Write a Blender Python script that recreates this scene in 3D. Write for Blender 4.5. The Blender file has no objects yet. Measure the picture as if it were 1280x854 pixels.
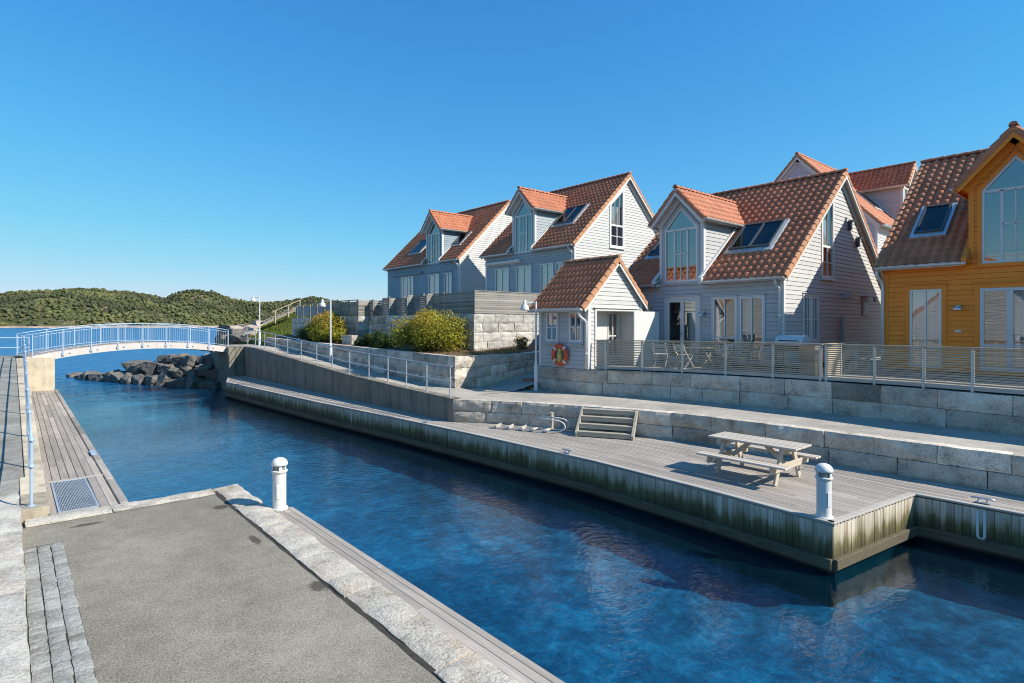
import bpy, math, random
import numpy as np
from mathutils import Vector, noise, Matrix
R = math.radians
random.seed(7)
scene = bpy.context.scene
COL = scene.collection

# ------------------------------------------------------------------ camera, sky, sun, exposure
YAW = 41.0
cam_d = bpy.data.cameras.new("camera"); cam = bpy.data.objects.new("camera", cam_d); COL.objects.link(cam)
cam.location = (0, 0, 4.05); cam.rotation_euler = (R(90), 0, R(-YAW))
cam_d.sensor_width = 36; cam_d.lens = 722/1280*36; cam_d.shift_y = -21/1280
cam_d.clip_start = .05; cam_d.clip_end = 20000
scene.camera = cam

SUN_TO = Vector((.66, -1.08, 1.0)).normalized()          # towards the sun
EL = math.asin(SUN_TO.z); AZ = math.atan2(SUN_TO.x, SUN_TO.y)
w = bpy.data.worlds.new("World"); scene.world = w; w.use_nodes = True
nt = w.node_tree; nt.nodes.clear()
sky = nt.nodes.new('ShaderNodeTexSky'); sky.sky_type = 'NISHITA'; sky.sun_disc = False
sky.sun_elevation = EL; sky.sun_rotation = AZ
sky.altitude = 0; sky.air_density = .8; sky.dust_density = 0; sky.ozone_density = 8
hs = nt.nodes.new('ShaderNodeHueSaturation'); hs.inputs['Saturation'].default_value = 1.17; hs.inputs['Value'].default_value = 1.0
bg = nt.nodes.new('ShaderNodeBackground'); bg.inputs[1].default_value = .15
wo = nt.nodes.new('ShaderNodeOutputWorld')
# soft roll-off of the sky's bright horizon, as a camera records it: c * g / (1 + k * luminance)
lum = nt.nodes.new('ShaderNodeRGBToBW')
den = nt.nodes.new('ShaderNodeMath'); den.operation = 'MULTIPLY_ADD'; den.inputs[1].default_value = .235/1.30; den.inputs[2].default_value = 1/1.30
div = nt.nodes.new('ShaderNodeVectorMath'); div.operation = 'DIVIDE'
nt.links.new(sky.outputs[0], hs.inputs['Color']); nt.links.new(hs.outputs[0], lum.inputs[0]); nt.links.new(lum.outputs[0], den.inputs[0])
nt.links.new(hs.outputs[0], div.inputs[0]); nt.links.new(den.outputs[0], div.inputs[1]); tn_ = nt.nodes.new('ShaderNodeVectorMath'); tn_.operation = 'MULTIPLY'; tn_.inputs[1].default_value = (1.04, .98, .83)
nt.links.new(div.outputs[0], tn_.inputs[0])
def vm(op, a, b):
    n = nt.nodes.new('ShaderNodeVectorMath'); n.operation = op
    for i, x in enumerate((a, b)):
        if isinstance(x, tuple): n.inputs[i].default_value = x
        else: nt.links.new(x, n.inputs[i])
    return n.outputs[0]
r1_ = vm('MULTIPLY', tn_.outputs[0], (1/5.6, 1/4.9, 1/5.8)); r3_ = vm('MULTIPLY', vm('MULTIPLY', r1_, r1_), r1_)
nt.links.new(vm('DIVIDE', tn_.outputs[0], vm('ADD', r3_, (1., 1., 1.))), bg.inputs[0])     # highlights roll off softly
nt.links.new(bg.outputs[0], wo.inputs[0])
sd = bpy.data.lights.new("sun", 'SUN'); sd.energy = 3.5; sd.angle = R(.5); sd.color = (1, .93, .82)
so = bpy.data.objects.new("sun", sd); COL.objects.link(so)
so.rotation_euler = SUN_TO.to_track_quat('Z', 'Y').to_euler(); so.location = (30, -40, 60)
vs = scene.view_settings
vs.view_transform = 'Standard'; vs.look = 'None'; vs.exposure = 1.0; vs.gamma = 1; vs.use_curve_mapping = False
scene.cycles.max_bounces = 8; scene.cycles.transparent_max_bounces = 12
scene.cycles.diffuse_bounces = 3; scene.cycles.glossy_bounces = 4
scene.cycles.caustics_reflective = False; scene.cycles.caustics_refractive = False
scene.cycles.sample_clamp_indirect = 6
scene.cycles.use_denoising = True; scene.cycles.filter_width = 1.05

# ------------------------------------------------------------------ mesh helper
def V(*a): return Vector(a)
class MB:
    def __init__(s): s.v = []; s.f = []; s.t = []; s.m = []; s.tint = 0.; s.mi = 0; s.pieces = []
    def add(s, vs, fs, tint=None):
        o = len(s.v); s.v += [tuple(p) for p in vs]
        t = s.tint if tint is None else tint
        for f in fs: s.f.append(tuple(i+o for i in f)); s.t.append(t); s.m.append(s.mi)
    def poly(s, pts, tint=None): s.add(pts, [range(len(pts))], tint)
    def hexa(s, b, t, tint=None):      # bottom ring, top ring (4 each, counterclockwise from above)
        s.add(list(b)+list(t), [(3,2,1,0),(4,5,6,7),(0,1,5,4),(1,2,6,5),(2,3,7,6),(3,0,4,7)], tint)
    def box(s, x0, y0, z0, x1, y1, z1, tint=None):
        s.hexa([(x0,y0,z0),(x1,y0,z0),(x1,y1,z0),(x0,y1,z0)], [(x0,y0,z1),(x1,y0,z1),(x1,y1,z1),(x0,y1,z1)], tint)
    def obox(s, c, a, b, n, tint=None):  # centre + half vectors
        c, a, b, n = Vector(c), Vector(a), Vector(b), Vector(n)
        s.hexa([c-a-b-n, c+a-b-n, c+a+b-n, c-a+b-n], [c-a-b+n, c+a-b+n, c+a+b+n, c-a+b+n], tint)
    def bar(s, p, q, wd, ht, up=(0,0,1), tint=None):
        p, q = Vector(p), Vector(q); d = q-p; up = Vector(up)
        side = d.cross(up)
        if side.length < 1e-6: side = d.cross(Vector((1,0,0)))
        side.normalize(); u = side.cross(d).normalized()
        s.obox((p+q)/2, d/2, side*wd/2*-1, u*ht/2, tint)
    def tube(s, pts, r, n=8, tint=None, cap=True, r1=None):
        pts = [Vector(p) for p in pts]; vs = []; fs = []
        k = len(pts); up = None
        for i, p in enumerate(pts):
            d = (pts[min(i+1, k-1)]-pts[max(i-1, 0)]).normalized()
            if up is None:
                up = Vector((0,0,1)) if abs(d.z) < .9 else Vector((1,0,0))
            a = d.cross(up).normalized(); b = a.cross(d).normalized(); up = b
            rr = r if r1 is None else r+(r1-r)*i/(k-1)
            for j in range(n):
                th = 2*math.pi*j/n; vs.append(p+a*math.cos(th)*rr+b*math.sin(th)*rr)
        for i in range(k-1):
            for j in range(n):
                fs.append((i*n+j, i*n+(j+1)%n, (i+1)*n+(j+1)%n, (i+1)*n+j))
        if cap: fs += [tuple(range(n-1,-1,-1)), tuple(range((k-1)*n, k*n))]
        s.add(vs, fs, tint)
    def lathe(s, prof, c=(0,0,0), n=24, tint=None):   # prof: (r, z)
        vs = []; fs = []; c = Vector(c); k = len(prof)
        for r, z in prof:
            for j in range(n):
                th = 2*math.pi*j/n; vs.append(c+V(r*math.cos(th), r*math.sin(th), z))
        for i in range(k-1):
            for j in range(n): fs.append((i*n+j, i*n+(j+1)%n, (i+1)*n+(j+1)%n, (i+1)*n+j))
        fs += [tuple(range(n-1,-1,-1)), tuple(range((k-1)*n, k*n))]
        s.add(vs, fs, tint)
    def grid(s, P, tint=None):           # rows of points
        nr, nc = len(P), len(P[0]); vs = [p for r in P for p in r]
        fs = [(i*nc+j, i*nc+j+1, (i+1)*nc+j+1, (i+1)*nc+j) for i in range(nr-1) for j in range(nc-1)]
        s.add(vs, fs, tint)
    def piece(s): s.pieces.append(len(s.f))
    def build_each(s, name, mat, parent=None, **kw):
        ends = s.pieces+[len(s.f)]; st = 0; out = []
        for e in ends:
            if e <= st: continue
            m = MB(); idx = {}
            for f, t, mi in zip(s.f[st:e], s.t[st:e], s.m[st:e]):
                g = []
                for i in f:
                    if i not in idx: idx[i] = len(m.v); m.v.append(s.v[i])
                    g.append(idx[i])
                m.f.append(tuple(g)); m.t.append(t); m.m.append(mi)
            out.append(m.build(name, mat, parent, **kw)); st = e
        return out
    def build(s, name, mat, parent=None, smooth=False, bevel=0, loc=None, rz=0, kind=None, label=None, seg=1):
        me = bpy.data.meshes.new(name); me.from_pydata(s.v, [], s.f)
        at = me.attributes.new('tint', 'FLOAT', 'FACE'); at.data.foreach_set('value', np.array(s.t, dtype=np.float32))
        for m in (mat if isinstance(mat, (list, tuple)) else [mat]): me.materials.append(m)
        if any(s.m): me.polygons.foreach_set('material_index', np.array(s.m, dtype=np.int32))
        if smooth: me.polygons.foreach_set('use_smooth', [True]*len(me.polygons))
        me.update()
        o = bpy.data.objects.new(name, me); COL.objects.link(o)
        if parent: o.parent = parent
        if loc: o.location = loc
        o.rotation_euler.z = rz
        if kind: o['kind'] = kind
        if label: o['label'] = label
        if bevel:
            b = o.modifiers.new('bevel', 'BEVEL'); b.width = bevel; b.segments = seg; b.limit_method = 'ANGLE'; b.angle_limit = R(40)
        return o
def tag(o, label, cat, group=None, kind=None):
    o['label'] = label; o['category'] = cat
    if group: o['group'] = group
    if kind: o['kind'] = kind
    return o
def thing(name, label, cat, loc=(0,0,0), rz=0, group=None):
    o = bpy.data.objects.new(name, None); COL.objects.link(o); o.location = loc; o.rotation_euler.z = rz
    return tag(o, label, cat, group)
KIDS = lambda o: [c for c in bpy.data.objects if c.parent == o]
def dup(o, loc=None, rz=None, label=None, parent=None):
    kids = KIDS(o); c = o.copy(); COL.objects.link(c)
    if parent: c.parent = parent
    if loc is not None: c.location = loc
    if rz is not None: c.rotation_euler.z = rz
    if label: c['label'] = label
    for k in kids: dup(k, parent=c)
    return c
def lerp(a, b, t): return a+(b-a)*t
def pw(tab, x):                       # piecewise linear table
    if x <= tab[0][0]: return tab[0][1]
    for (a, fa), (b, fb) in zip(tab, tab[1:]):
        if x <= b: return fa+(fb-fa)*(x-a)/(b-a)
    return tab[-1][1]
def nz(x, y, z=0., o=3): return noise.fractal(V(x, y, z), 1.0, 2.0, o)

# ------------------------------------------------------------------ materials
class NT:
    def __init__(s, name):
        s.m = bpy.data.materials.new(name); s.m.use_nodes = True; s.t = s.m.node_tree
        s.b = s.t.nodes['Principled BSDF']; s.out = s.t.nodes['Material Output']
        tc = s.t.nodes.new('ShaderNodeTexCoord'); s.obj = tc.outputs['Object']
    def n(s, ty, **kw):
        n = s.t.nodes.new(ty)
        for k, v in kw.items():
            if k.startswith('i_'):
                n.inputs[k[2:].replace('_', ' ')].default_value = v
            else: setattr(n, k, v)
        return n
    def l(s, a, b): s.t.links.new(a, b)
    def map(s, scale=(1,1,1), rot=(0,0,0), src=None):
        m = s.n('ShaderNodeMapping'); m.inputs['Scale'].default_value = scale; m.inputs['Rotation'].default_value = rot
        s.l(src or s.obj, m.inputs['Vector']); return m.outputs[0]
    def noise(s, scale, detail=4, rough=.6, vec=None, dist=0):
        n = s.n('ShaderNodeTexNoise'); n.inputs['Scale'].default_value = scale; n.inputs['Detail'].default_value = detail
        n.inputs['Roughness'].default_value = rough; n.inputs['Distortion'].default_value = dist
        s.l(vec or s.obj, n.inputs['Vector']); return n.outputs['Fac']
    def ramp(s, fac, stops):
        r = s.n('ShaderNodeValToRGB'); e = r.color_ramp.elements
        while len(e) < len(stops): e.new(.5)
        for q, (p, c) in zip(e, stops):
            q.position = p; q.color = (c, c, c, 1) if isinstance(c, (int, float)) else (*c, 1)
        s.l(fac, r.inputs[0]); return r.outputs[0]
    def math(s, op, a, b=None, c=None):
        n = s.n('ShaderNodeMath', operation=op)
        for i, x in enumerate((a, b, c)):
            if x is None: continue
            if isinstance(x, (int, float)): n.inputs[i].default_value = x
            else: s.l(x, n.inputs[i])
        return n.outputs[0]
    def mix(s, fac, a, b, mode='MIX'):
        n = s.n('ShaderNodeMix', data_type='RGBA', blend_type=mode)
        for i, x in ((0, fac), (6, a), (7, b)):
            if isinstance(x, (int, float)): n.inputs[i].default_value = x if i == 0 else (x, x, x, 1)
            elif isinstance(x, tuple): n.inputs[i].default_value = (*x, 1)
            else: s.l(x, n.inputs[i])
        return n.outputs[2]
    def tint(s, col, amount=1.):
        a = s.n('ShaderNodeAttribute', attribute_name='tint')
        f = s.math('MULTIPLY_ADD', a.outputs['Fac'], amount, 1.0)
        return s.mix(1., col, s.comb(f), 'MULTIPLY')
    def comb(s, f):
        c = s.n('ShaderNodeCombineColor')
        for i in range(3): s.l(f, c.inputs[i])
        return c.outputs[0]
    def z(s):
        x = s.n('ShaderNodeSeparateXYZ'); s.l(s.obj, x.inputs[0]); return x.outputs
    def bump(s, h, strength=.3, dist=.02, prev=None):
        b = s.n('ShaderNodeBump'); b.inputs['Strength'].default_value = strength; b.inputs['Distance'].default_value = dist
        s.l(h, b.inputs['Height'])
        if prev: s.l(prev, b.inputs['Normal'])
        return b.outputs[0]
    def done(s, col=None, rough=.6, normal=None, metal=0, spec=.4):
        if col is not None:
            if isinstance(col, tuple): s.b.inputs['Base Color'].default_value = (*col, 1)
            else: s.l(col, s.b.inputs['Base Color'])
        if isinstance(rough, (int, float)): s.b.inputs['Roughness'].default_value = rough
        else: s.l(rough, s.b.inputs['Roughness'])
        s.b.inputs['Metallic'].default_value = metal; s.b.inputs['Specular IOR Level'].default_value = spec
        if normal: s.l(normal, s.b.inputs['Normal'])
        return s.m
def paint(name, c, rough=.5, var=.12, scale=3, streak=True, metal=0, tint=1., bump=.0):
    k = NT(name)
    f = k.noise(scale, 5, .65, k.map((1.5, 1.5, .35)) if streak else None)
    g = k.noise(40, 2, .5)
    f = k.math('MULTIPLY_ADD', g, .3, k.math('MULTIPLY', f, .7))
    col = k.ramp(f, [(.3, tuple(x*(1-var) for x in c)), (.7, tuple(min(1, x*(1+var)) for x in c))])
    return k.done(k.tint(col, tint), rough, k.bump(g, bump, .004) if bump else None, metal)
def granite(name, c, dark=.45, bump=.9, stain=(.55, .5, .42), stainamt=.5):
    k = NT(name)
    a = k.noise(2.2, 6, .7); b = k.noise(28, 4, .75); d = k.noise(90, 2, .6)
    v = k.n('ShaderNodeTexVoronoi', feature='F1'); v.inputs['Scale'].default_value = 45; k.l(k.obj, v.inputs['Vector'])
    m = k.math('ADD', k.math('MULTIPLY', a, .45), k.math('ADD', k.math('MULTIPLY', b, .4), k.math('MULTIPLY', d, .25)))
    col = k.ramp(m, [(.42, tuple(x*dark for x in c)), (.525, c), (.63, tuple(min(1, x*1.4) for x in c))])
    st = k.ramp(k.noise(1.1, 6, .7, k.map((1, 1, .6))), [(.5, 0.), (.68, 1.)])
    col = k.mix(k.math('MULTIPLY', st, stainamt), col, k.mix(1., col, tuple(x*1.25 for x in stain), 'MULTIPLY'))
    spk = k.ramp(v.outputs['Distance'], [(.1, .55), (.3, 1.)])
    col = k.mix(.6, col, k.mix(1., col, spk, 'MULTIPLY'))
    return k.done(k.tint(col), .8, k.bump(k.math('ADD', a, k.math('MULTIPLY', b, .35)), bump, .05), 0, .25)
def wood(name, c, axis='y', var=.35, rough=.75, moss=None, tint=1., fine=1.):
    k = NT(name)
    sc = {'x': (.35, 9, 9), 'y': (9, .35, 9), 'z': (9, 9, .35)}[axis]
    a = k.noise(2.4*fine, 6, .7, k.map(sc)); b = k.noise(.8, 4, .6); g = k.noise(9*fine, 4, .7, k.map(sc))
    f = k.math('ADD', k.math('MULTIPLY', a, .5), k.math('ADD', k.math('MULTIPLY', b, .25), k.math('MULTIPLY', g, .25)))
    col = k.ramp(f, [(.33, tuple(x*(1-var) for x in c)), (.5, c), (.66, tuple(min(1, x*(1+var*.8)) for x in c))])
    col = k.tint(col, tint)
    if moss:
        z = k.math('ADD', k.z()[2], .85)       # height above the water
        nn = k.noise(1.0, 5, .7, k.map((5.5, 5.5, .5))); n2 = k.noise(.45, 3, .6)
        zz = k.math('ADD', k.math('ADD', z, -.03), k.math('ADD', k.math('MULTIPLY_ADD', nn, .85, -.425), k.math('MULTIPLY_ADD', n2, .34, -.17)))
        g1 = k.ramp(zz, [(.12, (.028, .022, .013)), (.26, (.060, .046, .020)), (.38, (.080, .072, .022)), (.50, (.15, .125, .045)), (.66, (.30, .22, .12))])
        fac = k.ramp(zz, [(.24, .96), (.46, .92), (.60, .45), (.80, 0.)])
        col = k.mix(fac, col, g1)
    return k.done(col, rough, k.bump(f, .5, .01), 0, .25)
M = {}
M['tile'] = None
def tilemat(name, c):
    k = NT(name)
    a = k.noise(1.1, 5, .7); b = k.noise(25, 4, .7)
    f = k.math('ADD', k.math('MULTIPLY', a, .6), k.math('MULTIPLY', b, .4))
    col = k.ramp(f, [(.3, tuple(x*.68 for x in c)), (.52, c), (.72, tuple(min(1, x*1.3) for x in c))])
    lich = k.ramp(k.noise(5, 5, .75), [(.62, 0.), (.74, .35)])
    col = k.mix(lich, col, (.16, .13, .10))
    return k.done(k.tint(col), .62, k.bump(b, .25, .006), 0, .35)
M['tile'] = tilemat('clay_tile', (.47, .168, .084))
M['tile_edge'] = tilemat('clay_edge', (.46, .215, .105))
M['white'] = paint('white_paint', (.62, .61, .585), .5, .06)
M['offwhite'] = paint('offwhite_paint', (.64, .63, .60), .5, .05)
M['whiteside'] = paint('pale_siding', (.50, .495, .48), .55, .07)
M['greyshade'] = paint('grey_shade_siding', (.435, .435, .44), .55, .07)  # greyer than the pale gables: shade painted into canal-facing walls; also grey fittings
M['blueshade'] = paint('bluegrey_shade_siding', (.32, .365, .39), .55, .09)  # blue-grey of the shaded front is painted in; the gable stays pale
M['lilacshade'] = paint('lilac_shade_siding', (.50, .47, .50), .55, .07)  # lilac is the shade on a pale wall, put into its colour
M['blueshade_dark'] = paint('blue_shade_siding', (.22, .29, .335), .55, .09)  # darker blue stands in for shade on the farthest house's front
M['yellow'] = paint('ochre_siding', (.86, .25, .014), .5, .09)
M['yellow_trim'] = paint('ochre_trim', (.80, .235, .016), .5, .08)
M['frame'] = paint('window_frame', (.70, .69, .66), .4, .04)
M['framegrey'] = paint('window_frame_grey', (.55, .56, .57), .4, .04)
M['zinc'] = paint('zinc', (.60, .62, .64), .42, .22, 2.2, False, .55)
M['galv'] = paint('galvanised', (.52, .55, .58), .42, .15, 6, False, .6)
M['lightrail'] = paint('painted_rail', (.33, .43, .55), .4, .06, 5, False)
M['lamppole'] = paint('lamp_pole', (.62, .64, .65), .4, .06, 5, False)
M['curtain'] = paint('curtain', (.74, .72, .67), .8, .1, 5)
M['interior'] = paint('room', (.30, .27, .23), .8, .2, 1, False)
M['floor_in'] = paint('room_floor', (.18, .12, .07), .6, .2, 1, False)
M['black'] = paint('black_metal', (.02, .021, .022), .4, .2, 6, False)
M['dkgrey'] = paint('dark_grey_metal', (.07, .075, .08), .4, .2, 6, False)
M['lamp'] = paint('bollard_paint', (.68, .67, .64), .45, .05, 3)
M['lens'] = paint('bollard_lens', (.26, .26, .25), .2, .1, 3, False)
M['orange'] = paint('ring_orange', (.58, .085, .03), .5, .12, 5, False)
M['ringyellow'] = paint('throw_bag', (.52, .42, .12), .7, .25, 12, False)
M['green'] = paint('green_plastic', (.10, .19, .15), .45, .12, 5, False)
M['beige'] = paint('beige_box', (.42, .36, .27), .6, .1, 3)
M['brick'] = paint('brick', (.26, .14, .09), .8, .3, 12, False)
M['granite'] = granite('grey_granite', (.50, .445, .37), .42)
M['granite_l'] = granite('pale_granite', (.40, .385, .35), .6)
M['kerb'] = granite('kerb_granite', (.43, .395, .335), .42, 1., (.62, .5, .38), .7)
M['slab'] = granite('slab_granite', (.46, .435, .385), .5, 1., (.62, .5, .42), .6)
M['rock'] = granite('rock', (.155, .145, .13), .4, 1., (.5, .45, .35), .7)
M['rockpale'] = granite('pale_rock', (.42, .35, .285), .55, 1.)
M['cobble'] = granite('cobble', (.30, .30, .275), .55, .9)
M['paver'] = granite('paver', (.235, .23, .205), .7, .4)
M['deck'] = wood('deck_wood', (.345, .305, .262), 'y', .38)
M['deckedge'] = wood('deck_edge_wood', (.42, .39, .345), 'y', .3)
M['fascia'] = wood('fascia_wood', (.56, .49, .39), 'z', .55, moss=True)
M['waler'] = wood('waler_wood', (.12, .10, .065), 'y', .5)
M['fencewood'] = wood('fence_wood', (.24, .225, .195), 'y', .35)
M['fencewood_x'] = wood('fence_wood_x', (.28, .26, .225), 'x', .35)
M['slat'] = wood('slat_wood', (.43, .35, .255), 'y', .18)
M['slatx'] = wood('slat_wood_x', (.43, .35, .255), 'x', .18)
M['tablewood'] = wood('table_wood', (.50, .44, .365), 'y', .22)
M['tablewoodx'] = wood('table_wood_x', (.48, .41, .325), 'x', .22)
M['stairwood'] = wood('stair_wood', (.37, .335, .27), 'x', .3)
M['terrace'] = wood('terrace_wood', (.27, .25, .225), 'y', .3)
def asphalt(name, c, patches=False, stain=.0):
    k = NT(name)
    a = k.noise(.55, 5, .6); b = k.noise(52, 4, .85); d = k.noise(120, 2, .6); e = k.noise(3.5, 5, .7)
    f = k.math('ADD', k.math('MULTIPLY', b, .55), k.math('ADD', k.math('MULTIPLY', d, .3), k.math('ADD', k.math('MULTIPLY', a, .2), k.math('MULTIPLY', e, .12))))
    col = k.ramp(f, [(.48, tuple(x*.5 for x in c)), (.575, c), (.67, tuple(x*1.75 for x in c))])
    if patches:
        for (px_, py_, rx, ry) in ((.95, 11.45, .26, .10), (2.80, 11.0, .16, .17), (2.86, 6.9, .14, .22), (2.75, 9.0, .08, .3)):
            mp = k.n('ShaderNodeMapping'); mp.inputs['Location'].default_value = (-px_/rx, -py_/ry, 0); mp.inputs['Scale'].default_value = (1/rx, 1/ry, 0)
            k.l(k.obj, mp.inputs['Vector'])
            ln = k.n('ShaderNodeVectorMath', operation='LENGTH'); k.l(mp.outputs[0], ln.inputs[0])
            q = k.math('ADD', ln.outputs['Value'], k.math('MULTIPLY_ADD', k.noise(9, 5, .8), 1.5, -.75))
            col = k.mix(k.ramp(q, [(.55, .75), (.95, 0.)]), col, (.045, .036, .026))
    return k.done(col, .88, k.bump(k.math('ADD', b, d), .55, .006), 0, .2)
M['asphalt'] = asphalt('asphalt', (.215, .195, .155), True)
M['path'] = asphalt('path_asphalt', (.34, .31, .265))
def concrete(name, c, streak=.5):
    k = NT(name)
    a = k.noise(1.4, 6, .7); v = k.noise(1.0, 5, .7, k.map((3.2, 3.2, .22))); b = k.noise(35, 3, .7)
    f = k.math('ADD', k.math('MULTIPLY', a, .4), k.math('ADD', k.math('MULTIPLY', v, streak), k.math('MULTIPLY', b, .15)))
    f = k.math('DIVIDE', f, .55+streak)
    col = k.ramp(f, [(.36, tuple(x*.45 for x in c)), (.5, c), (.66, tuple(x*1.3 for x in c))])
    return k.done(k.tint(col), .85, k.bump(k.math('ADD', a, b), .25, .01), 0, .2)
M['concrete'] = concrete('concrete', (.225, .20, .16), .7)
M['concrete_t'] = concrete('tan_concrete', (.50, .435, .33), .25)
M['bridgewhite'] = paint('bridge_white', (.54, .50, .47), .55, .12, 3)
k = NT('soil'); a = k.noise(9, 6, .8); b = k.noise(60, 3, .8)
M['soil'] = k.done(k.ramp(k.math('MULTIPLY_ADD', b, .5, k.math('MULTIPLY', a, .5)), [(.35, (.035, .02, .012)), (.5, (.15, .085, .05)), (.66, (.30, .20, .13))]), .9, k.bump(b, .8, .03))
k = NT('grass'); a = k.noise(1.5, 5, .7); b = k.noise(40, 4, .8)
M['grass'] = k.done(k.ramp(k.math('MULTIPLY_ADD', b, .5, k.math('MULTIPLY', a, .5)), [(.35, (.05, .07, .012)), (.5, (.14, .17, .025)), (.66, (.26, .25, .06))]), .9, k.bump(b, .9, .05))
k = NT('joint'); M['joint'] = k.done(k.ramp(k.noise(30, 5, .7), [(.3, (.02, .018, .014)), (.7, (.07, .06, .045))]), .9)
k = NT('deep_shade'); M['deep_shade'] = k.done(k.ramp(k.noise(4, 5, .7), [(.3, (.010, .010, .008)), (.7, (.035, .032, .024))]), .7)  # near-black colour standing in for shade in gaps and under decks
def leafmat(name, a, b, c):
    k = NT(name)
    at = k.n('ShaderNodeAttribute', attribute_name='tint')
    col = k.ramp(at.outputs['Fac'], [(.0, a), (.5, b), (1., c)])
    k.done(col, .55, None, 0, .3)
    tr = k.n('ShaderNodeBsdfTranslucent'); k.l(col, tr.inputs['Color'])
    mx = k.n('ShaderNodeMixShader'); mx.inputs[0].default_value = .35
    k.l(k.b.outputs[0], mx.inputs[1]); k.l(tr.outputs[0], mx.inputs[2]); k.l(mx.outputs[0], k.out.inputs[0])
    return k.m
M['leaf'] = leafmat('shrub_leaf', (.12, .14, .018), (.40, .37, .036), (.52, .29, .05))
M['leafdark'] = leafmat('dark_leaf', (.018, .045, .012), (.05, .085, .02), (.11, .14, .03))
M['drygrass'] = leafmat('dry_grass', (.12, .10, .03), (.25, .19, .08), (.36, .27, .13))
M['twig'] = paint('twig', (.10, .065, .04), .8, .3, 10, False)
def glass(name, f0, tintc):
    k = NT(name); k.t.nodes.remove(k.b)
    bn = k.bump(k.noise(1.6, 2, .5), .06, .02)
    lw = k.n('ShaderNodeLayerWeight'); lw.inputs['Blend'].default_value = .5
    fac = k.math('MULTIPLY_ADD', k.math('POWER', lw.outputs['Facing'], 5.), 1-f0, f0)
    g = k.n('ShaderNodeBsdfGlossy'); g.inputs['Roughness'].default_value = .015; k.l(bn, g.inputs['Normal'])
    t = k.n('ShaderNodeBsdfTransparent'); t.inputs['Color'].default_value = (*tintc, 1)
    mx = k.n('ShaderNodeMixShader'); k.l(fac, mx.inputs[0]); k.l(t.outputs[0], mx.inputs[1]); k.l(g.outputs[0], mx.inputs[2])
    k.l(mx.outputs[0], k.out.inputs[0]); return k.m
M['glass'] = glass('window_glass', .31, (.72, .74, .75))
M['skyglass'] = glass('skylight_glass', .07, (.30, .32, .34))
# water: a clear blue-tinted surface over a mottled sea bed
def water():
    k = NT('water_surface')
    geo = k.n('ShaderNodeNewGeometry'); pos = geo.outputs['Position']
    sep = k.n('ShaderNodeSeparateXYZ'); k.l(pos, sep.inputs[0])
    far = k.ramp(k.math('DIVIDE', sep.outputs[1], 100.), [(.34, 0.), (.62, 1.)])
    m1 = k.map((1.0, 1.7, 1), (0, 0, R(35)), pos)
    w1 = k.noise(1.3, 3, .55, m1, .2); w2 = k.noise(4.4, 3, .55, m1, .2); w3 = k.noise(11, 3, .5, m1, .2)
    calm = k.ramp(k.noise(.22, 3, .6, pos), [(.38, .45), (.62, 1.)])
    h = k.math('ADD', k.math('MULTIPLY', w1, .30), k.math('ADD', k.math('MULTIPLY', w2, .42), k.math('MULTIPLY', w3, .17)))
    h = k.math('MULTIPLY', h, calm)
    h = k.math('ADD', h, k.math('MULTIPLY', k.math('MULTIPLY', k.noise(.35, 4, .6, pos), far), 50.))
    bn = k.bump(h, .5, .062)
    lw = k.n('ShaderNodeLayerWeight'); lw.inputs['Blend'].default_value = .5; k.l(bn, lw.inputs['Normal'])
    fac = k.math('MULTIPLY_ADD', k.math('POWER', lw.outputs['Facing'], 4.2), .945, .055)
    gl = k.n('ShaderNodeBsdfGlossy'); k.l(k.math('MULTIPLY_ADD', far, .22, .02), gl.inputs['Roughness']); k.l(bn, gl.inputs['Normal'])
    tr = k.n('ShaderNodeBsdfTransparent'); tr.inputs['Color'].default_value = (.19, .69, .93, 1)
    df = k.n('ShaderNodeBsdfDiffuse'); cl = k.noise(.5, 4, .65, pos, .2)          # light scattered back by the water itself
    k.l(k.ramp(cl, [(.36, (.006, .075, .16)), (.64, (.02, .16, .27))]), df.inputs['Color'])
    bd = k.n('ShaderNodeMixShader'); bd.inputs[0].default_value = .06; k.l(tr.outputs[0], bd.inputs[1]); k.l(df.outputs[0], bd.inputs[2])
    mx = k.n('ShaderNodeMixShader'); k.l(fac, mx.inputs[0]); k.l(bd.outputs[0], mx.inputs[1]); k.l(gl.outputs[0], mx.inputs[2])
    k.done((.006, .11, .27), .26, bn); mf = k.n('ShaderNodeMixShader'); k.l(far, mf.inputs[0]); k.l(mx.outputs[0], mf.inputs[1]); k.l(k.b.outputs[0], mf.inputs[2])
    k.l(mf.outputs[0], k.out.inputs[0]); return k.m
k = NT('sea_bed'); a = k.noise(.45, 5, .65, None, .2); b = k.noise(2.6, 7, .80)
f = k.math('MULTIPLY_ADD', b, .70, k.math('MULTIPLY', a, .30))
M['bed'] = k.done(k.ramp(f, [(.38, (.024, .029, .038)), (.45, (.058, .068, .092)), (.515, (.105, .122, .155)), (.58, (.19, .215, .24)), (.68, (.38, .41, .40))]), .9)
M['water'] = water()

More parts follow.
